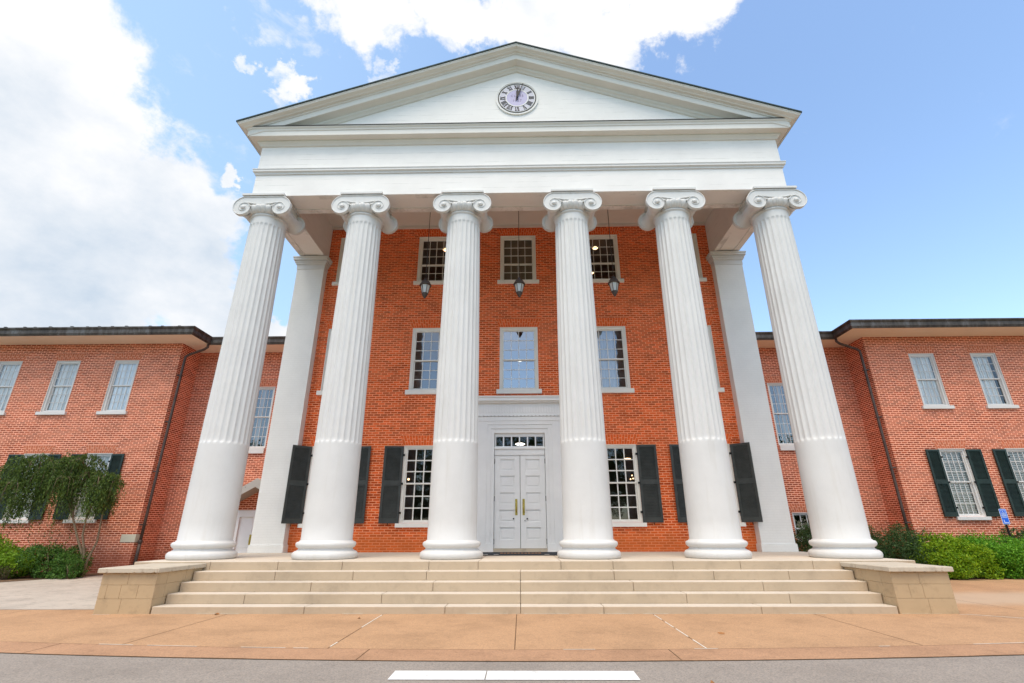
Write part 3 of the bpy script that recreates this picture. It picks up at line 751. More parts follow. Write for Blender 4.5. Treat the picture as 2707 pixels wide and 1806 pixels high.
# entablature: profile swept round three sides
def sweepU(mb, prof, X, yf, yb, m=0, close=False):
    rows = [[(-X-o, yb, z), (-X-o, yf-o, z), (X+o, yf-o, z), (X+o, yb, z)] for o, z in prof]
    if close: rows.append(rows[0])
    for a, b in zip(rows, rows[1:]):
        for i in range(3): mb.face([a[i], a[i+1], b[i+1], b[i]], m)
m = MB()
sweepU(m, [(-.9,12.07),(-.9,10.64),(-.70,10.64),(-.70,10.665),(-.20,10.665),(-.20,10.64),(0,10.64),(0,11.0),(0,11.40)], HX, YF, 15.99)
m2 = MB(); sweepU(m2, [(-.9,11.2),(0,10.64),(0,11.40)], HX, 15.99, 36)
build('architrave', m, 'white_board', hall, (0, YF, 10.64), fix=False)
m = MB()
sweepU(m, [(0,11.401),(.035,11.405),(.035,11.45),(.06,11.475),(.085,11.485),(.085,11.545),(.10,11.56),(.10,11.585),(0,11.60)], HX, YF, 36)
build('taenia_band', m, 'white', hall, (0, YF, 11.5), fix=False)
m = MB(); sweepU(m, [(0,11.60),(0,12.46)], HX, YF, 36)
m.face([(-HX, 15.995, 10.64), (-HX, 36, 10.64), (-HX, 36, 11.4), (-HX, 15.995, 11.4)]); m.face([(HX, 15.995, 10.64), (HX, 15.995, 11.4), (HX, 36, 11.4), (HX, 36, 10.64)])
build('frieze', m, 'white_board', hall, (0, YF, 12), fix=False)
m = MB(); sweepU(m, [(0,12.46),(.04,12.468),(.055,12.50),(.09,12.545),(.12,12.575),(.12,12.615),(.31,12.635),(.31,12.80),(.33,12.815),(.34,12.86),(.375,12.90),(.385,12.925),(-.3,12.935)], HX, YF, 36)
build('cornice', m, 'trim', hall, (0, YF, 12.6), fix=False)
m = MB()
m.box(-HX-.30, HX+.30, YF-.397, YF-.2, 12.927, 12.953); build('flashing', m, 'flash', hall, (0, YF, 12.93))
# tympanum
SL = .3655
m = MB(); YT = YF+.02
m.face([(-7.2, YT, 12.90), (7.2, YT, 12.90), (.4, YT, 12.9+6.8*SL+.18), (-.4, YT, 12.9+6.8*SL+.18)])
m.v = []; m.f = []; m.mi = []; m.sm = []
m.face([(-7.6, YT, 12.85), (7.6, YT, 12.85), (0, YT, 12.85+7.6*SL)])
build('tympanum', m, 'white_board', hall, (0, YT, 12.85), fix=False)
# raking cornice
m = MB()
rk = [(-.03,15.44),(.02,15.455),(.05,15.50),(.10,15.535),(.115,15.60),(.325,15.655),(.334,15.69),(.334,15.84),(.36,15.852),(.37,15.885),(.40,15.90),(.43,15.905),(.455,15.935),(.50,15.955),(.545,15.975),(.56,16.01),(.572,16.02),(.572,16.05),(.2,16.06)]
for s in (-1, 1):
    rows = []
    for o, z in rk:
        xe = HX+o; rows.append([(0, YF-o, z), (s*xe, YF-o, z-SL*xe)])
    for a, b in zip(rows, rows[1:]): m.face([a[0], a[1], b[1], b[0]] if s > 0 else [a[1], a[0], b[0], b[1]])
    # eaves crown running back along the side, mitred with the rake
    zt = lambda o, z: z-SL*(HX+o)
    for (o1, z1), (o2, z2) in zip(rk[5:], rk[6:]):
        m.face([(s*(HX+o1), YF-o1, zt(o1, z1)), (s*(HX+o2), YF-o2, zt(o2, z2)), (s*(HX+o2), 36, zt(o2, z2)), (s*(HX+o1), 36, zt(o1, z1))])
build('raking_cornice', m, 'trim', hall, (0, YF, 15.5), fix=False)
m = MB()      # roof slopes with a shingle edge
for s in (-1, 1):
    xe = HX+.60; a = [(0, YF-.60, 16.056), (s*xe, YF-.60, 16.056-SL*xe)]
    b = [(p[0], p[1], p[2]+.045) for p in a]; a2 = [(p[0], 36.5, p[2]) for p in a]; b2 = [(p[0], 36.5, p[2]) for p in b]
    m.face([a[0], a[1], b[1], b[0]]); m.face([b[0], b[1], b2[1], b2[0]]); m.face([a[0], a2[0], a2[1], a[1]]); m.face([a[1], a2[1], b2[1], b[1]])
build('roof', m, 'shingle', hall, (0, 24, 14))
# porch ceiling
m = MB(); m.box(-7.03, 7.03, 13.051, 15.998, 12.07, 12.15); build('porch_ceiling', m, 'soffit', hall, (0, 14.5, 12.07))
m = MB(); m.box(-7.02, 7.02, 15.90, 15.996, 11.985, 12.068); build('ceiling_moulding', m, 'soffit', hall, (0, 15.9, 12.0))
# pilasters
for s in (-1, 1):
    m = MB(); m.box(s*7.02, s*8.0, 15.70, 16.6, P+.0005, 10.13)
    pil = build('pilaster', m, 'white_brick', hall, (s*7.5, 15.7, P))
    m = MB(); m.box(s*6.985, s*8.035, 15.665, 16.62, P+.001, .895); m.box(s*7.0, s*8.02, 15.68, 16.61, .895, .915)
    build('pilaster_base', m, 'white_brick', pil, (s*7.5, 15.7, P), .006)
    m = MB()
    for o, a, b in ((.015,10.13,10.31),(.035,10.31,10.335),(.06,10.335,10.40),(.09,10.40,10.45),(.07,10.45,10.475),(.13,10.475,10.56),(.15,10.56,10.61),(.05,10.61,10.638)):
        m.box(s*(7.02-o), s*(8.0+o), 15.70-o, 16.6, a, b)
    build('pilaster_capital', m, 'white', pil, (s*7.5, 15.7, 10.13), .004)

# door case
dc = MB(); Yd = 15.80
dc.box(-1.95, -1.03, Yd, 15.998, P+.001, 4.58); dc.box(1.03, 1.95, Yd, 15.998, P+.001, 4.58)
dc.box(-1.03, 1.03, Yd, 15.998, 4.46, 4.58)
for s in (-1, 1):
    dc.box(s*1.03, s*.905, Yd+.02, 16.0, P+.001, 4.46); dc.box(s*.905, s*.80, Yd+.045, 16.2, P+.001, 4.34)
    dc.box(s*.80, s*1.05, Yd-.02, Yd+.02-.001, P+.001, .93)
dc.box(-1.03+.125, 1.03-.125, Yd+.02, 16.0, 4.34, 4.46); dc.box(-.80, .80, Yd+.045, 16.2, 4.20, 4.34)
dc.box(-1.97, 1.97, Yd-.015, 15.998, 4.58, 4.72)
dc.box(-1.96, 1.96, Yd-.01, 15.998, 4.74, 5.16)
ds = build('door_surround', dc, 'door_white', hall, (0, Yd, P), .004)
m = MB(); x = -1.97
while x < 1.95: m.box(x, x+.075, Yd-.045, Yd-.0, 4.722, 4.752); x += .12
m.box(-1.97, 1.97, Yd-.03, Yd+.1, 4.752, 4.765)
x = -1.93
while x < 1.9: m.box(x, x+.045, Yd-.022, Yd-.009, 4.85, 5.12); x += .085
m.box(-2.02, 2.02, Yd-.10, 15.998, 5.16, 5.21); m.box(-2.08, 2.08, Yd-.17, 15.998, 5.21, 5.32); m.box(-2.11, 2.11, Yd-.20, 15.998, 5.32, 5.365)
build('surround_cornice', m, 'door_white', ds, (0, Yd, 5.2), .004)
m = MB(); m.box(-.79, .79, Yd+.10, Yd+.22, 3.515, 3.77)
m.box(-.80, .80, Yd+.06, Yd+.10, 3.70, 3.755)
for a, b, c, d in ((-.79, .79, 3.77, 3.795), (-.79, .79, 4.095, 4.20)): m.box(a, b, Yd+.12, Yd+.18, c, d)
for i in range(7):
    x = -.765+1.53*i/6; m.box(x-.02, x+.02, Yd+.13, Yd+.17, 3.795, 4.095)
tr = build('transom_window', m, 'door_white', hall, (0, Yd, 3.5), .003)
m = MB(); m.face([(-.76, Yd+.155, 3.79), (.76, Yd+.155, 3.79), (.76, Yd+.156, 4.1), (-.76, Yd+.156, 4.1)]); build('pane', m, 'glass', tr, (0, Yd, 3.8), fix=False)
m = MB(); m.box(-.80, .80, Yd+.0, 16.3, P+.001, .785); build('door_sill', m, 'cap', ds, (0, Yd, P), .006)
for s in (-1, 1):
    x0, x1 = .008+.006, .788
    c = .008 if s > 0 else .008
    A, B = (c+.007, .79) if s > 0 else (-.79, c-.007)
    m = MB(); yd = Yd+.13; z0, z1 = .79, 3.512; n = 5
    stile = .17; rails = [z0, z0+.24]; ph = (z1-z0-.24-.16*4-.13)/5
    m.box(A, A+stile, yd, yd+.05, z0, z1); m.box(B-stile, B, yd, yd+.05, z0, z1)
    z = z0
    pans = []
    for k in range(5):
        rh = .24 if k == 0 else .16
        m.box(A+stile, B-stile, yd+.0005, yd+.05, z, z+rh); z += rh; pans.append((z, z+ph)); z += ph
    m.box(A+stile, B-stile, yd+.0005, yd+.05, z, z1)
    for a, b in pans:
        m.box(A+stile, B-stile, yd+.030, yd+.045, a, b)
        m.box(A+stile+.05, B-stile-.05, yd+.016, yd+.031, a+.05, b-.05)
    dr = build('door', m, 'door_white', hall, ((A+B)/2, yd, z0), .004)
    hx = -.115 if s < 0 else .11
    hx += .0
    m = MB(); m.box(hx-.035, hx+.035, yd-.008, yd-.0005, 1.72, 2.19)
    m.tube([(hx, yd-.01, 1.79), (hx, yd-.055, 1.81), (hx, yd-.055, 2.08), (hx, yd-.01, 2.10)], .014, 8)
    build('handle', m, 'brass', dr, (hx, yd, 1.9))
    kx = -.20 if s < 0 else .215
    m = MB(); m.lathe([(.022, yd-.001), (.022, yd-.02), (.015, yd-.025)], kx, 1.62, 12, axis='y'); build('lock', m, 'iron', dr, (kx, yd, 1.62))
    if s > 0: m = MB(); m.lathe([(.014, yd-.001), (.014, yd-.015)], .145, 1.565, 10, axis='y'); build('keyhole', m, 'iron', dr, (.145, yd, 1.565))
    hxx = -.795 if s < 0 else .795
    for zz in (.98, 2.20, 3.33): m = MB(); m.box(hxx-.012, hxx+.012, yd-.02, yd+.01, zz-.075, zz+.075); build('hinge', m, 'iron', dr, (hxx, yd, zz))

# ------------------------------------------------------------------ wings
def wing(s, label):
    W_ = empty('brick_wing', (s*20, 19, G), label, 'building', 'two-storey brick wings')
    YW, YR, XC, SO = 19.0, 20.2, 13.92, 8.575
    m = MB(); holes = []
    ups = [16.06, 18.49, 20.92, 23.35]; lows = [16.09, 18.54, 20.97, 23.4]
    sgn = lambda a, b: (min(s*a, s*b), max(s*a, s*b))
    for c in ups: a, b = sgn(c-.495, c+.495); holes.append((a, b, 5.72, 7.85))
    for c in lows: a, b = sgn(c-.495, c+.495); holes.append((a, b, 1.70, 4.09))
    a, b = sgn(XC, 32); wall_holes(m, a, b, G-.3, SO+.02, YW, holes)
    rh = [(*sgn(10.36, 11.36), 4.44, 7.02)]
    if s > 0: rh.append((*sgn(10.36, 11.26), .95, 1.89))
    else: rh.append((*sgn(9.4, 11.1), G-.3, 2.05))
    a, b = sgn(7.97, XC); wall_holes(m, a, b, G-.3, SO+.02, YR, rh)
    m.face([(s*XC, YW, G-.3), (s*XC, YR, G-.3), (s*XC, YR, SO+.02), (s*XC, YW, SO+.02)])
    m.face([(s*32, YW, G-.3), (s*32, 30, G-.3), (s*32, 30, SO+.02), (s*32, YW, SO+.02)]); m.face([(s*32, 30, G-.3), (s*7.97, 30, G-.3), (s*7.97, 30, SO), (s*32, 30, SO)])
    # projecting plinth below the water table
    build('wall', m, 'brick_wing', W_, (s*20, 19, 0), fix=False)
    m = MB()
    if s < 0: m.box(s*(XC+.02), s*32, YW-.028, YW+.01, G-.05, .905); m.box(s*(XC-.028), s*(XC+.02), YW-.028, YR, G-.05, .905)
    else: m.box(s*(XC+.02), s*32, YW-.028, YW+.01, G-.05, .70)
    build('plinth', m, 'brick_wing', W_, (s*20, 19, 0))
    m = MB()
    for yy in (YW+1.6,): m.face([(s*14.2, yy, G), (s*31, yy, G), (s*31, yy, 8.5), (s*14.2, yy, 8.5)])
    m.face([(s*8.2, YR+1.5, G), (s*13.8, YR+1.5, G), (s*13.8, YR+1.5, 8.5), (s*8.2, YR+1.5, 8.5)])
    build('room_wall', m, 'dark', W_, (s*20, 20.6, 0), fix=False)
    # eaves: soffit, gutter, roof
    i0 = XC-.98; yg = YW-1.0; yr = YR-1.0
    m = MB()
    m.face([(s*33, yg, SO), (s*i0, yg, SO), (s*i0, YR+.02, SO), (s*33, YR+.02, SO)]); m.face([(s*i0, yr, SO), (s*7.98, yr, SO), (s*7.98, YR+.02, SO), (s*i0, YR+.02, SO)])
    build('soffit', m, 'soffit_wing', W_, (s*20, 18.5, SO), fix=False)
    prof = [(0, SO-.01), (.05, SO-.01), (.07, SO+.05), (.085, SO+.06), (.085, SO+.20), (.12, SO+.25), (.135, SO+.27), (.135, SO+.31), (0, SO+.33)]
    m = MB(); rows = []
    for o, z in prof:
        rows.append([(s*(33), yg-o, z), (s*(i0-o), yg-o, z), (s*(i0-o), yr-o, z), (s*7.98, yr-o, z)])
    for a, b in zip(rows, rows[1:]+[rows[0]]):
        for i in range(3): m.face([a[i], a[i+1], b[i+1], b[i]])
    rr = random.Random(4)
    for k in range(26):
        x = 13.5+k*.62+rr.uniform(-.2, .2)
        if s < 0: m.box(s*x, s*(x+.10), yg-.12, yg+.3, SO+.30, SO+.335+rr.uniform(0, .02))
    build('gutter', m, 'gutter', W_, (s*20, yg, SO))
    m = MB(); zt = SO+.30
    m.face([(s*33, yg, zt), (s*i0, yg, zt), (s*(i0+5), yg+6, zt+1.1), (s*33, yg+6, zt+1.1)]); m.face([(s*i0, yg, zt), (s*i0, yr, zt), (s*(i0+5), yg+6, zt+1.1)])
    m.face([(s*i0, yr, zt), (s*7.98, yr, zt), (s*7.98, yg+6, zt+1.0), (s*(i0+5), yg+6, zt+1.1)])
    m.face([(s*33, yg+6, zt+1.1), (s*7.98, yg+6, zt+1.0), (s*7.98, 31, zt), (s*33, 31, zt)])
    build('roof', m, 'roof_dark', W_, (s*20, 22, zt), fix=False)
    # windows
    for i, c in enumerate(ups):
        gl, cur = 'glass_wing', ('curtain', 0, 1)
        if s < 0 and i == 0: gl = 'glass_half'
        if s > 0 and i == 1: cur = ('curtain', 0, .82)
        window(W_, s*c, YW, 5.72, 7.85, .49, 6.78, (3,3), 4, sill=.13, gl=gl, cur=cur, arch=.32, key='wing', mun=.018, frame='white', cas=.085)
    for i, c in enumerate(lows):
        window(W_, s*c, YW, 1.70, 4.09, .49, 2.88, (3,3), 4, sill=.12, gl='glass_wing' if s < 0 else 'glass', cur=(('curtain', 0, 1) if s < 0 else ('blind', .05, .95)), arch=.32, key='wing', mun=.022, frame='white', cas=.085, sh=(.52, 'shutter_green', 1.70, 4.06, (R(4), R(4))))
    window(W_, s*10.86, YR, 4.44, 7.02, .5, 5.72, (3,3), 5, sill=.22, sover=0.0, gl='glass_half', cur=('curtain_dim', .35, .6), arch=.30, key='wing', mun=.018, frame='white', cas=.07)
    if s > 0:
        window(W_, 10.81, YR, .95, 1.89, .45, 1.30, (1,1), 3, sill=.1, sover=0, gl='glass', arch=.33, key='wing', mun=.03, frame='white', cas=.05)
    # downspout
    m = MB(); xw, yw = XC-.15, YW+.10
    m.tube([(s*(i0+.02), yr-.06, SO+.05), (s*(i0+.02), yr-.06, SO-.12), (s*(i0+.12), yr-.07, SO-.22), (s*(xw-.1), yw+.06, SO-.44), (s*xw, yw+.02, SO-.54), (s*xw, yw, SO-.75)]+[(s*xw, yw, z) for z in (6, 4, 2, .95)], .052, 10)
    m.tube([(s*xw, yw, .97), (s*xw, yw, G)], .06, 10)
    for z in (7.2, 5.3, 3.4, 1.5): m.box(s*(xw-.065), s*(xw+.13), yw-.065, yw+.065, z, z+.035)
    m.lathe([(.065, .88), (.075, .9), (.075, .98), (.065, 1.0)], s*xw, yw, 12)
    build('downspout', m, 'pipe', W_, (s*xw, yw, 4))
    if s < 0:
        m = MB(); m.box(s*(XC-.035), s*(XC+.50), YW-.035, YW+.24, .925, 1.195); build('corner_stone', m, 'corner_stone', W_, (s*XC, YW, .93), .006)
        # side door under a small gabled hood
        m = MB(); xd0, xd1 = -11.1, -9.4
        m.box(xd0, xd0+.22, YR-.03, YR+.2, G-.05, 2.05); m.box(xd1-.22, xd1, YR-.03, YR+.2, G-.05, 2.05); m.box(xd0, xd1, YR-.031, YR+.2, 1.80, 2.05)
        m.box(xd0+.22, -10.265, YR+.06, YR+.11, G-.05, 1.80); m.box(-10.255, xd1-.22, YR+.06, YR+.11, G-.05, 1.80)
        for a in (xd0+.22, -10.255):
            for zz in ((.0,.55),(.7,1.15),(1.25,1.7)): m.box(a+.08, a+.52, YR+.05, YR+.06, zz[0], zz[1])
        sd = build('side_door', m, 'door_white', W_, (-10.2, YR, G), .006)
        m = MB(); m.box(-10.40, -10.33, YR+.03, YR+.049, .80, 1.16); m.tube([(-10.365, YR+.03, .86), (-10.365, YR-.02, .88), (-10.365, YR-.02, 1.08), (-10.365, YR+.03, 1.10)], .012, 8); build('handle', m, 'brass', sd, (-10.4, YR, 1))
        m = MB(); hx_, hz, hw_, y0, y1 = -9.95, 2.30, 1.15, YR-1.0, YR-.002; sl_ = .56
        for q in (-1, 1):
            ap = hz+hw_*sl_
            A = [(hx_, ap), (hx_+q*hw_, hz), (hx_+q*hw_, hz+.16), (hx_, ap+.22)]
            m.prism(A, 'y', y0, y1, 0)
            B = [(hx_, ap-.10), (hx_+q*(hw_-.12), hz-.035), (hx_+q*(hw_-.12), hz+.065), (hx_, ap+.0)]
            m.prism(B, 'y', y0-.03, y0-.002, 0)
            m.box(hx_+q*(hw_-.12), hx_+q*(hw_+.02), y0-.03, y1, hz-.07, hz-.002, 0)
            for t in (.33, .66): m.prism([(hx_+q*hw_*t, ap-hw_*t*sl_+.10), (hx_+q*(hw_*t+.03), ap-(hw_*t+.03)*sl_+.10), (hx_+q*(hw_*t+.03), ap-(hw_*t+.03)*sl_+.125), (hx_+q*hw_*t, ap-hw_*t*sl_+.125)], 'y', y0, y1, 1)
        build('door_hood', m, ['hood_grey', 'roof_dark'], sd, (hx_, YR, hz))
    return W_
wing(-1, 'red brick wing at the left with white curtained windows, behind the weeping tree')
wing(1, 'red brick wing at the right with dark green shutters, behind the row of shrubs')

# ------------------------------------------------------------------ clock
ck = empty('wall_clock', (.02, YT, 14.31), 'round lilac clock with black roman numerals in the pediment', 'clock')
CXc, CZ, CR = .02, 14.305, .61
def ring(mb, r0, r1, y0, y1, m=0, n=64):
    for i in range(n):
        a, b = 2*math.pi*i/n, 2*math.pi*(i+1)/n
        P_ = lambda r, t, y: (CXc+r*math.sin(t), y, CZ+r*math.cos(t))
        mb.face([P_(r0,a,y0), P_(r1,a,y0), P_(r1,b,y0), P_(r0,b,y0)], m); mb.face([P_(r1,a,y0), P_(r1,a,y1), P_(r1,b,y1), P_(r1,b,y0)], m)
        if r0 > 0: mb.face([P_(r0,a,y0), P_(r0,b,y0), P_(r0,b,y1), P_(r0,a,y1)], m)
yb = YT-.001
m = MB(); ring(m, 0, .665, yb-.03, yb); ring(m, .655, .685, yb-.045, yb); build('clock_frame', m, 'clock_white', ck, (CXc, yb, CZ), fix=False)
m = MB(); ring(m, .585, .617, yb-.040, yb-.029); build('minute_ring', m, 'clock_black', ck, (CXc, yb, CZ), fix=False)
m = MB(); ring(m, 0, .555, yb-.036, yb-.03); build('dial', m, 'clock_outer', ck, (CXc, yb, CZ), fix=False)
m = MB(); ring(m, .335, .365, yb-.046, yb-.035); build('inner_ring', m, 'clock_white', ck, (CXc, yb, CZ), fix=False)
m = MB(); ring(m, 0, .335, yb-.040, yb-.0355); build('dial_centre', m, 'clock_inner', ck, (CXc, yb, CZ), fix=False)
NUM = ['XII','I','II','III','IIII','V','VI','VII','VIII','IX','X','XI']
y_n = yb-.042
for k, s_ in enumerate(NUM):
    m = MB(); th = 2*math.pi*k/12; ra, rb = .378, .54; H_ = rb-ra
    wd = {'I': .042, 'V': .10, 'X': .10}; tot = sum(wd[c] for c in s_); u = -tot/2
    def stroke(u0, v0, u1, v1, t):
        d = Vector((u1-u0, v1-v0)); n_ = Vector((-d.y, d.x)).normalized()*t/2
        pts = [(u0-n_.x, v0-n_.y), (u1-n_.x, v1-n_.y), (u1+n_.x, v1+n_.y), (u0+n_.x, v0+n_.y)]
        W = []
        for (a, b) in pts:
            r_ = ra+b; x = CXc+r_*math.sin(th)+a*math.cos(th); z = CZ+r_*math.cos(th)-a*math.sin(th); W.append((x, y_n, z))
        m.face(W); return
    for c in s_:
        w_ = wd[c]
        if c == 'I': stroke(u+w_/2, 0, u+w_/2, H_, .026)
        if c == 'V': stroke(u+.012, H_, u+w_*.52, 0, .032); stroke(u+w_-.012, H_, u+w_*.5, 0, .014)
        if c == 'X': stroke(u+.014, H_, u+w_-.014, 0, .034); stroke(u+w_-.012, H_, u+.012, 0, .014)
        u += w_
    stroke(-tot/2, H_-.004, tot/2, H_-.004, .008); stroke(-tot/2, .004, tot/2, .004, .008)
    build('numeral', m, 'clock_black', ck, (CXc, yb, CZ), fix=False)
def hand(L_, w_, th, yy, tail=.10):
    m = MB()
    pr = [(-w_*.9, -tail), (w_*.9, -tail), (w_*.7, 0), (w_*1.5, L_*.55), (w_*.6, L_*.62), (w_*.5, L_*.84), (w_*1.3, L_*.88), (0, L_)]
    pts = pr+[(-a, b) for a, b in reversed(pr[2:-1])]
    poly = [(CXc+b*math.sin(th)+a*math.cos(th), CZ+b*math.cos(th)-a*math.sin(th)) for a, b in pts]
    m.prism(poly, 'y', yy, yy-.012); return build('clock_hand', m, 'clock_black', ck, (CXc, yy, CZ))
hand(.45, .028, R(3), yb-.058); hand(.62, .020, R(19), yb-.078, .08)
m = MB(); m.lathe([(.03, yb-.04), (.03, yb-.10), (.01, yb-.105)], CXc, CZ, 16, axis='y'); build('clock_hub', m, 'clock_black', ck, (CXc, yb, CZ))
def text_mesh(txt, size, loc, mat, parent, name='lettering'):
    cu = bpy.data.curves.new('t', 'FONT'); cu.body = txt; cu.size = size; cu.align_x = 'CENTER'; cu.align_y = 'CENTER'; cu.extrude = .001; cu.space_character = 1.25
    t = bpy.data.objects.new('t', cu); COL.objects.link(t); dg = bpy.context.evaluated_depsgraph_get(); me = bpy.data.meshes.new_from_object(t.evaluated_get(dg)); bpy.data.objects.remove(t)
    me.name = name; me.materials.clear(); me.materials.append(M[mat])
    for p in me.polygons: p.material_index = 0
    for v in me.vertices:
        x, y, z = v.co; v.co = (x, -z, y)
    o = bpy.data.objects.new(name, me); COL.objects.link(o); o.parent = parent; o.location = Vector(loc)-ORG[parent]; ORG[o] = Vector(loc); return o
text_mesh('CLASS', .125, (CXc, yb-.042, CZ+.085), 'clock_letter', ck)
text_mesh('1927', .125, (CXc, yb-.042, CZ-.115), 'clock_letter', ck)

# ------------------------------------------------------------------ hanging lanterns
def lantern(x, label):
    y = 14.3; o = empty('hanging_lantern', (x, y, 8.27), label, 'lantern', 'lanterns hanging in the porch')
    def hexa(prof, nm, mat, par=o, sm=False):
        m = MB(); m.lathe(prof, x, y, 6, sm=sm); return build(nm, m, mat, par, (x, y, prof[0][1]))
    hexa([(.02,8.25),(.035,8.27),(.05,8.30),(.085,8.36),(.10,8.41),(.105,8.43)], 'lantern_base', 'lantern_metal', sm=True)
    hexa([(.092,8.43),(.150,8.71)], 'lantern_glass', 'lantern_glass')
    m = MB()
    for k in range(6):
        a = k*math.pi/3; m.tube([(x+.098*math.cos(a), y+.098*math.sin(a), 8.42), (x+.157*math.cos(a), y+.157*math.sin(a), 8.72)], .010, 5)
    build('lantern_frame', m, 'lantern_metal', o, (x, y, 8.43))
    m = MB(); m.lathe([(.155,8.70),(.19,8.70),(.185,8.735),(.16,8.76),(.14,8.82),(.10,8.865),(.055,8.885),(.05,8.90),(.06,8.915),(.045,8.95),(.012,8.97)], x, y, 24); build('lantern_cap', m, 'lantern_metal', o, (x, y, 8.7))
    m = MB(); m.tube([(x, y, 8.96), (x, y, 10), (x, y, 11), (x, y, 12.07)], .011, 6); m.lathe([(.07,12.065),(.06,12.03),(.02,12.01)], x, y, 16); build('hanging_rod', m, 'lantern_metal', o, (x, y, 9))
lantern(-3.0, 'grey metal lantern on a rod, before the window left of the middle')
lantern(.037, 'grey metal lantern on a rod, hanging on the axis of the door')
lantern(3.08, 'grey metal lantern on a rod, before the window right of the middle')

# ------------------------------------------------------------------ lamps inside the rooms
def lamp(x, z, label, mat, r=.12, y=17.2, zc=None, flat=.35):
    o = empty('ceiling_lamp', (x, y, z), label, 'lamp', 'lit lamps seen through the windows')
    m = MB(); m.lathe([(r*.15, z-r*flat), (r*.7, z-r*flat*.8), (r, z), (r*.75, z+r*flat*.7), (r*.2, z+r*flat)], x, y, 20); build('lamp_globe', m, mat, o, (x, y, z))
    if zc:
        m = MB(); m.tube([(x, y, z+r*flat), (x, y, zc)], .008, 6); m.lathe([(r*.8, z+.02), (r*.3, z+r*.6), (.01, z+r*.65)], x, y, 12); build('lamp_stem', m, 'lantern_metal', o, (x, y, zc))
lamp(-2.90, 11.80, 'warm lit lamp behind the top floor window left of the middle', 'warm', .11, zc=12.04)
lamp(3.07, 11.80, 'warm lit lamp high in the top floor window right of the middle', 'warm', .11, zc=12.04)
lamp(2.86, 10.68, 'small warm lit lamp low in the top floor window right of the middle', 'warm', .09)
lamp(.029, 7.10, 'white lit lamp in the middle window above the door', 'cool', .10)
lamp(.017, 4.03, 'white lit lamp behind the glass over the door', 'cool', .17, y=17.0, flat=.22)
lamp(3.645, 3.55, 'pale lit lamp in the ground floor window right of the door', 'warm', .12, flat=.15)
lamp(3.76, 3.0, 'tiny bulb at the top of the cluster in the right ground floor window', 'warm', .022, flat=1)
lamp(3.70, 2.88, 'tiny bulb lower left of the cluster in the right ground floor window', 'warm', .022, flat=1)
lamp(3.79, 2.90, 'tiny bulb lower right of the cluster in the right ground floor window', 'warm', .022, flat=1)
lamp(-3.755, 2.91, 'small warm bulb in the ground floor window left of the door', 'warm', .035, flat=1)

# ------------------------------------------------------------------ door mat
m = MB(); m.box(-1.62, 1.60, 13.75, 15.55, P+.001, P+.018)
dm = tag(build('doormat', m, 'mat', org=(0, 14.6, P), bevel=.005), 'wide black doormat with a faded pattern before the white double door', 'doormat')
m = MB(); rr = random.Random(2)
for i in range(9):
    x = -1.35+i*.33
    if -0.55 < x < .5: continue
    m.box(x, x+.12+rr.uniform(0, .06), 13.95, 14.05, P+.0185, P+.020)
build('mat_dashes', m, 'sign_white' if False else 'clock_white', dm, (0, 14.6, P))
m = MB()
for i in range(12): m.box(-.55+i*.095, -.55+i*.095+.055+rr.uniform(0, .02), 14.6+rr.uniform(-.05, .05), 14.95+rr.uniform(-.05, .1), P+.0185, P+.020)
build('mat_motif', m, 'deadleaf', dm, (0, 14.6, P))

# ------------------------------------------------------------------ accessible entrance sign
sg = empty('accessible_sign', (16.08, 17.75, G), 'small blue and white wheelchair sign on a black post', 'sign')
m = MB(); m.box(16.05, 16.10, 17.75, 17.79, G, 1.93); build('post', m, 'iron', sg, (16.08, 17.75, G))
X0, X1, Z0, Z1 = 15.955, 16.19, 1.435, 1.915; ys = 17.735
def rrect(x0, x1, z0, z1, r, n=5):
    pts = []
    for cx, cz, a0 in ((x1-r, z0+r, -90), (x1-r, z1-r, 0), (x0+r, z1-r, 90), (x0+r, z0+r, 180)):
        for i in range(n+1): a = R(a0+90*i/n); pts.append((cx+r*math.cos(a), cz+r*math.sin(a)))
    return pts
m = MB(); m.prism(rrect(X0, X1, Z0, Z1, .025), 'y', ys, ys+.004); pn = build('sign_panel', m, 'sign_white', sg, (16.07, ys, Z0))
m = MB(); m.prism(rrect(X0+.014, X1-.014, Z0+.014, Z1-.014, .018), 'y', ys-.002, ys); build('blue_field', m, 'sign_blue', pn, (16.07, ys, Z0))
m = MB(); yq = ys-.0035
def bar(x0, x1, z0, z1): m.box(x0, x1, yq, yq+.001, z0, z1)
ax0, ax1, az0, az1 = X0+.045, X1-.045, 1.76, 1.875
bar(ax0, ax1, az1-.009, az1); bar(ax0, ax1, az0, az0+.009); bar(ax0, ax0+.009, az0+.009, az1-.009); bar(ax1-.009, ax1, az0+.009, az1-.009)
# wheelchair symbol: head, body, legs and wheel
m.tube([(16.055, yq, 1.853), (16.056, yq, 1.855)], .010, 8)
m.tube([(16.055, yq, 1.845), (16.060, yq, 1.812), (16.086, yq, 1.812), (16.098, yq, 1.782), (16.108, yq, 1.786)], .006, 6)
m.tube([(16.057, yq, 1.83), (16.082, yq, 1.83)], .004, 6)
m.tube([(16.062+.026*math.cos(R(a)), yq, 1.795+.026*math.sin(R(a))) for a in range(130, 381, 25)], .0045, 6)
for z in (1.733, 1.707, 1.681, 1.640):
    x = X0+.035
    rr = random.Random(int(z*1000))
    while x < X1-.04:
        l = rr.uniform(.008, .016); bar(x, min(x+l, X1-.033), z-.008, z+.008); x += l+.003
# arrow turning right
bar(X0+.055, X0+.075, 1.475, 1.575); bar(X0+.075, X1-.055, 1.475, 1.495)
m.prism([(X1-.06, 1.465), (X1-.03, 1.485), (X1-.06, 1.505)], 'y', yq, yq+.001)
build('symbol_and_lettering', m, 'sign_white', pn, (16.07, ys, 1.6))

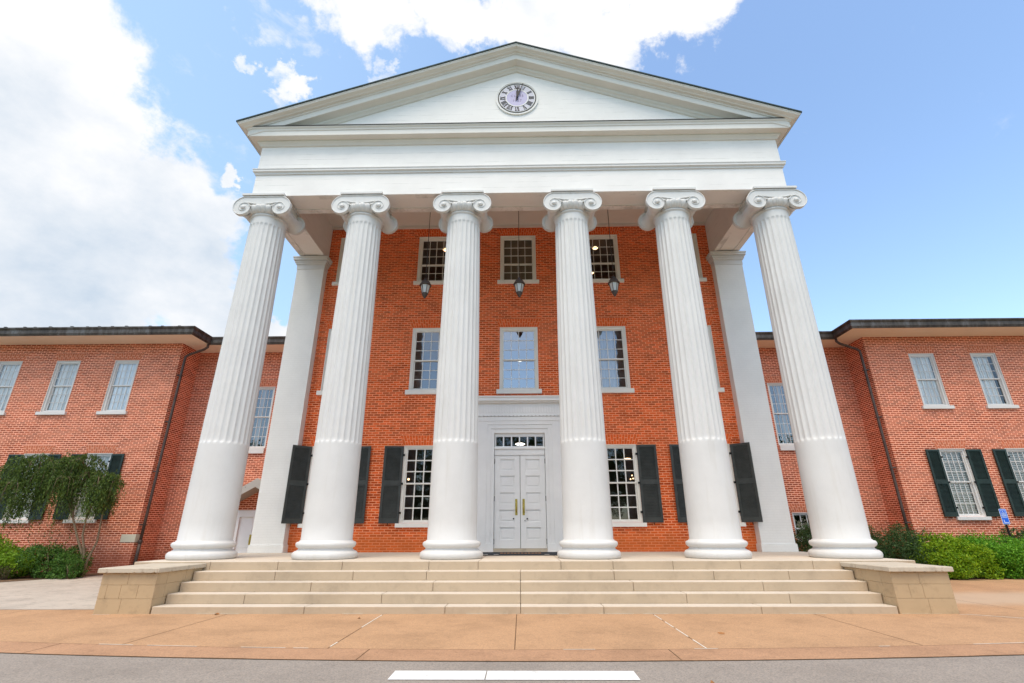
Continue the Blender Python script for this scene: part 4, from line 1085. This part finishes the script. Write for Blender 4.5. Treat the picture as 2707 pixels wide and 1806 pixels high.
# ------------------------------------------------------------------ plants
import numpy as np
def leaf_obj(name, P_, size, mat, parent=None, org=(0,0,0), seed=1, aspect=.45, droop=None, flat=.0):
    """one small folded leaf at every point"""
    rng = np.random.default_rng(seed); n = len(P_)
    d = rng.normal(size=(n, 3)) if droop is None else droop+rng.normal(size=(n, 3))*.45
    d /= np.linalg.norm(d, axis=1)[:, None]
    a = rng.normal(size=(n, 3)); s = np.cross(d, a); s /= np.linalg.norm(s, axis=1)[:, None]
    sz = size*rng.uniform(.6, 1.35, n)[:, None]
    v = np.empty((n, 4, 3)); v[:, 0] = P_-d*sz*.5; v[:, 1] = P_+s*sz*aspect*.5; v[:, 2] = P_+d*sz*.5; v[:, 3] = P_-s*sz*aspect*.5
    v = (v-np.array(org)).reshape(-1, 3)
    me = bpy.data.meshes.new(name); me.vertices.add(n*4); me.vertices.foreach_set('co', v.ravel()); me.loops.add(n*4); me.loops.foreach_set('vertex_index', np.arange(n*4))
    me.polygons.add(n); me.polygons.foreach_set('loop_start', np.arange(n)*4); me.polygons.foreach_set('loop_total', np.full(n, 4)); me.update(); me.validate()
    me.materials.append(M[mat]); o = bpy.data.objects.new(name, me); COL.objects.link(o); ORG[o] = Vector(org)
    if parent: o.parent = parent; o.location = Vector(org)-ORG[parent]
    else: o.location = org
    return o
def shrub(name, label, cx, cy, rx, ry, top, mat, n, size, seed, lumps=14, group='shrubs in the planting beds', aspect=.45, zb=G):
    rng = np.random.default_rng(seed); H = top-zb
    o = empty(name, (cx, cy, G), label, 'shrub', group)
    L_ = []
    for i in range(lumps):
        a = rng.uniform(0, 2*math.pi); r = math.sqrt(rng.uniform(0, 1))*.82
        h = rng.uniform(.3, 1)*(1-.30*r*r)
        lr = rng.uniform(.24, .38)
        L_.append((cx+rx*r*math.cos(a), cy+ry*r*math.sin(a), zb+H*h-lr*H*.55, lr*rx, lr*ry*1.1, lr*H*.9))
    L_.append((cx, cy, zb+H*.45, rx*.7, ry*.7, H*.5))
    pts = []; per = n//len(L_)
    for (x, y, z, a, b, c) in L_:
        d = rng.normal(size=(per, 3)); d /= np.linalg.norm(d, axis=1)[:, None]
        r = rng.uniform(.55, 1.06, per)[:, None]**.7
        p = d*r*np.array([a, b, c])+np.array([x, y, z]); p[:, 2] = np.maximum(p[:, 2], zb+.02+rng.uniform(0, .1, per)); pts.append(p)
    # sprigs poking out
    k = n//10; a = rng.integers(0, len(L_), k); Q = []
    for i in range(k//6):
        x, y, z, ra, rb, rc = L_[a[i]]; d = rng.normal(size=3); d[2] = abs(d[2]); d /= np.linalg.norm(d)
        for t in range(6): Q.append((x+d[0]*ra*(.95+.06*t), y+d[1]*rb*(.95+.06*t), z+d[2]*rc*(.95+.06*t)))
    pts.append(np.array(Q)+rng.normal(size=(len(Q), 3))*.01)
    pp = np.concatenate(pts); pp = pp[pp[:, 1] < 18.9 if cx > 13.5 or cx < -13.5 else pp[:, 1] < 20.1]
    leaf_obj('foliage', pp, size, mat, o, (cx, cy, G), seed, aspect)
    m = MB()
    for i in range(7):
        a = i*.9+seed; m.tube([(cx+.05*math.cos(a), cy+.05*math.sin(a), G), (cx+rx*.25*math.cos(a), cy+ry*.25*math.sin(a), zb+H*.35), (cx+rx*.5*math.cos(a), cy+ry*.5*math.sin(a), zb+H*.7)], [.02, .014, .006], 5)
    build('stems', m, 'bark', o, (cx, cy, G))
    return o
# left bed
shrub('yellow_green_shrub', 'yellow-green spreading shrub at the far left edge below the windows', -17.3, 16.9, 1.9, .95, 1.18, 'leaf_bright', 20000, .07, 11, lumps=24)
shrub('dark_shrub', 'dark glossy shrub between the yellow-green shrub and the tree stems', -15.2, 17.35, .95, .75, .98, 'leaf_mid', 12000, .065, 12)
shrub('small_shrub', 'small round green shrub at the foot of the tree stems', -14.25, 17.0, .30, .30, .52, 'leaf_mid', 2200, .05, 13, lumps=7)
fl = shrub('flowering_shrub', 'low straggly shrub with one pink bloom beside the mulch', -15.95, 16.6, .38, .3, .38, 'leaf_dull', 900, .06, 14, lumps=6)
m = MB()
for k in range(5):
    a = k*1.256; m.face([(-16.3, 16.35, .33), (-16.3+.05*math.cos(a), 16.33, .33+.05*math.sin(a)), (-16.3+.06*math.cos(a+.6), 16.34, .33+.06*math.sin(a+.6)), (-16.3+.05*math.cos(a+1.2), 16.33, .33+.05*math.sin(a+1.2))])
build('pink_bloom', m, 'petal', fl, (-16.3, 16.35, .33))
# right bed
shrub('juniper', 'dull dark green shrub just behind the rightmost column base', 10.4, 17.7, 1.9, .9, 1.62, 'leaf_dark', 24000, .07, 21, lumps=30, aspect=.35)
shrub('juniper', 'dull dark green shrub sloping down behind the right stone cap', 12.1, 17.2, 1.25, .8, 1.35, 'leaf_dark', 17000, .07, 22, lumps=26, aspect=.35)
shrub('bright_green_shrub', 'yellow-green shrub just right of the right stone cap', 13.25, 16.9, 1.35, .85, 1.10, 'leaf_bright2', 22000, .07, 23, lumps=24)
shrub('bright_green_shrub', 'bright green shrub in front of the blue sign post', 14.9, 17.05, 1.55, .85, 1.16, 'leaf_vivid', 24000, .07, 24, lumps=24)
shrub('bright_green_shrub', 'vivid green shrub at the right picture edge', 16.7, 17.1, 1.3, .75, 1.0, 'leaf_vivid', 15000, .07, 25, lumps=20)
shrub('dark_shrub', 'dark round shrub behind the sign post at the far right', 16.75, 18.25, .8, .55, 1.5, 'leaf_dark', 10000, .07, 26, lumps=18)

# weeping tree
tr = empty('weeping_tree', (-14.3, 17.5, G), 'small weeping tree with three thin stems before the left wing', 'tree')
rng = np.random.default_rng(5)
stems = [[(-14.38,17.55,G),(-14.45,17.5,.6),(-14.72,17.45,1.1),(-15.05,17.4,1.75),(-15.5,17.4,2.5),(-16.2,17.4,3.1),(-16.8,17.4,3.4)],
         [(-14.32,17.5,G),(-14.38,17.5,.6),(-14.58,17.45,1.2),(-14.62,17.45,1.8),(-14.85,17.4,2.6),(-15.1,17.4,3.3)],
         [(-14.25,17.5,G),(-14.22,17.5,.4),(-14.02,17.45,1.0),(-14.05,17.4,1.7),(-14.1,17.4,2.4),(-14.0,17.4,2.9)],
         [(-15.05,17.4,1.75),(-15.5,17.6,2.6),(-15.9,17.8,3.2)], [(-14.6,17.45,1.8),(-14.3,17.2,2.5),(-14.2,17.0,3.0)]]
m = MB()
for s_ in stems:
    k = len(s_); m.tube(s_, [.045*(1-.75*i/(k-1)) for i in range(k)], 8)
build('trunk', m, 'bark', tr, (-14.3, 17.5, G))
lobes = [(-17.35,17.3,3.05,.55,.75,1.5),(-16.75,17.4,3.3,.6,.55,1.3),(-16.35,17.3,2.9,.42,.5,1.7),(-15.75,17.3,3.2,.55,.55,1.15),(-15.15,17.4,3.3,.6,.55,1.35),(-14.75,17.3,2.9,.35,.45,1.0),(-14.3,17.3,2.75,.40,.5,.95),(-13.93,17.3,2.55,.34,.66,1.15),(-16.1,17.7,3.2,.7,.5,1.0),(-17.0,17.0,2.5,.5,.55,1.2),(-17.75,17.2,2.5,.4,.5,1.0),(-15.35,17.0,2.7,.4,.5,1.3)]
PT = []; DR = []
for (x, y, z, rx, rz, ln) in lobes:
    ns = int(300*rx)
    for i in range(ns):
        a = rng.uniform(0, 2*math.pi); r = math.sqrt(rng.uniform(0, 1)); 
        px, py = x+rx*r*math.cos(a), y+rx*.85*r*math.sin(a); pz = z+rz*math.sqrt(max(0, 1-r*r))*rng.uniform(.75, 1.0)
        dx, dy = math.cos(a)*.35*r, math.sin(a)*.35*r; L_ = ln*(.18+.95*rng.random()**1.3)*(.6+.45*r)*(1+.4*math.sin(px*9+y*3)); k = int(L_/.045)
        vz = .25
        for t in range(k):
            u = t/max(1, k)
            px += (dx*(1-u))*.05+rng.normal()*.006; py += (dy*(1-u))*.05+rng.normal()*.006; vz -= .16; vz = max(vz, -1); pz += vz*.045
            if rng.random() < .88: PT.append((px+rng.normal()*.02, py+rng.normal()*.02, pz+rng.normal()*.015)); DR.append((dx*.6, dy*.6, -1 if u > .15 else -.3))
for (x, y, z, a_, c_) in ((-17.25,17.3,2.9,.55,.75),(-16.65,17.4,3.2,.55,.6),(-16.75,17.2,2.25,.48,.7),(-16.3,17.3,2.7,.3,.6),(-15.75,17.3,3.2,.5,.58),(-15.35,17.3,2.65,.42,.75),(-15.1,17.5,3.1,.4,.5),(-14.4,17.3,2.6,.42,.55),(-13.98,17.3,2.4,.36,.68),(-14.2,17.1,2.2,.38,.5)):
    for q in range(16):       # small tufts that hang within every bough
        d = rng.normal(size=3); d /= np.linalg.norm(d); c3 = np.array([x, y, z])+d*np.array([a_, a_, c_])*rng.uniform(.35, 1.0)
        for _ in range(95):
            o3 = rng.normal(size=3)*np.array([.075, .075, .15]); PT.append(tuple(c3+o3)); DR.append((o3[0]*2, o3[1]*2, -1))
leaf_obj('crown', np.array(PT), .085, 'leaf_tree', tr, (-15.3, 17.4, 2.5), 3, .30, droop=np.array(DR))
m = MB()
for (x, y, z, rx, rz, ln) in lobes:
    for i in range(5):
        a = rng.uniform(0, 2*math.pi); m.tube([(x, y, z+rz*.2), (x+rx*.4*math.cos(a), y+rx*.4*math.sin(a), z+rz*.7), (x+rx*.8*math.cos(a), y+rx*.7*math.sin(a), z+rz*.45), (x+rx*math.cos(a), y+rx*.8*math.sin(a), z-.3)], [.014, .01, .007, .003], 5)
build('branches', m, 'bark', tr, (-15.3, 17.4, 2.5))

# trees across the road behind the viewer, seen mirrored in the glass
rng = np.random.default_rng(31); Q = []
for i in range(13):
    x = -48+i*8+rng.uniform(-2, 2); y = -42+rng.uniform(-6, 4); h = rng.uniform(13, 20); r = rng.uniform(4.0, 6.0)
    for j in range(10):
        c = np.array([x+rng.uniform(-1, 1)*r*.7, y+rng.uniform(-1, 1)*r*.6, h*rng.uniform(.2, .85)]); d = rng.normal(size=(210, 3)); d /= np.linalg.norm(d, axis=1)[:, None]
        Q.append(c+d*r*.55*rng.uniform(.4, 1.05, (210, 1)))
tag(leaf_obj('far_trees', np.concatenate(Q), .75, 'leaf_dark', None, (0, -42, 0), 8, .7), 'dark trees across the road, mirrored in the window glass', 'trees', kind='stuff')

# fallen leaves
rr = random.Random(6)
for i, (x, y, z, lab) in enumerate(((-5.45, 9.98, G+.004, 'dry orange leaf on the pavement at the foot of the steps, left side'), (-2.75, 9.55, G+.004, 'small dry leaf on the tan pavement before the second column'), (2.9, 8.2, G+.004, 'small dry leaf on the tan pavement right of the middle joint'), (1.9, 5.75, G-.004, 'brown leaf on the grey road right of the white line'))):
    m = MB(); s_ = .055 if i else .08; a = rr.uniform(0, 6)
    c_, q_ = math.cos(a), math.sin(a)
    P0 = [(-1, 0, .012), (-.3, .4, .0), (.5, .35, .0), (1.1, 0, .018), (.5, -.35, .0), (-.3, -.4, .0)]
    W = [(x+s_*(c_*u-q_*v), y+s_*(q_*u+c_*v), z+h) for u, v, h in P0]
    mid = (x, y, z+.022); 
    for k in range(6): m.face([W[k], W[(k+1) % 6], mid])
    tag(build('fallen_leaf', m, 'deadleaf', org=(x, y, z), fix=False), lab, 'leaf', 'fallen leaves on the ground')
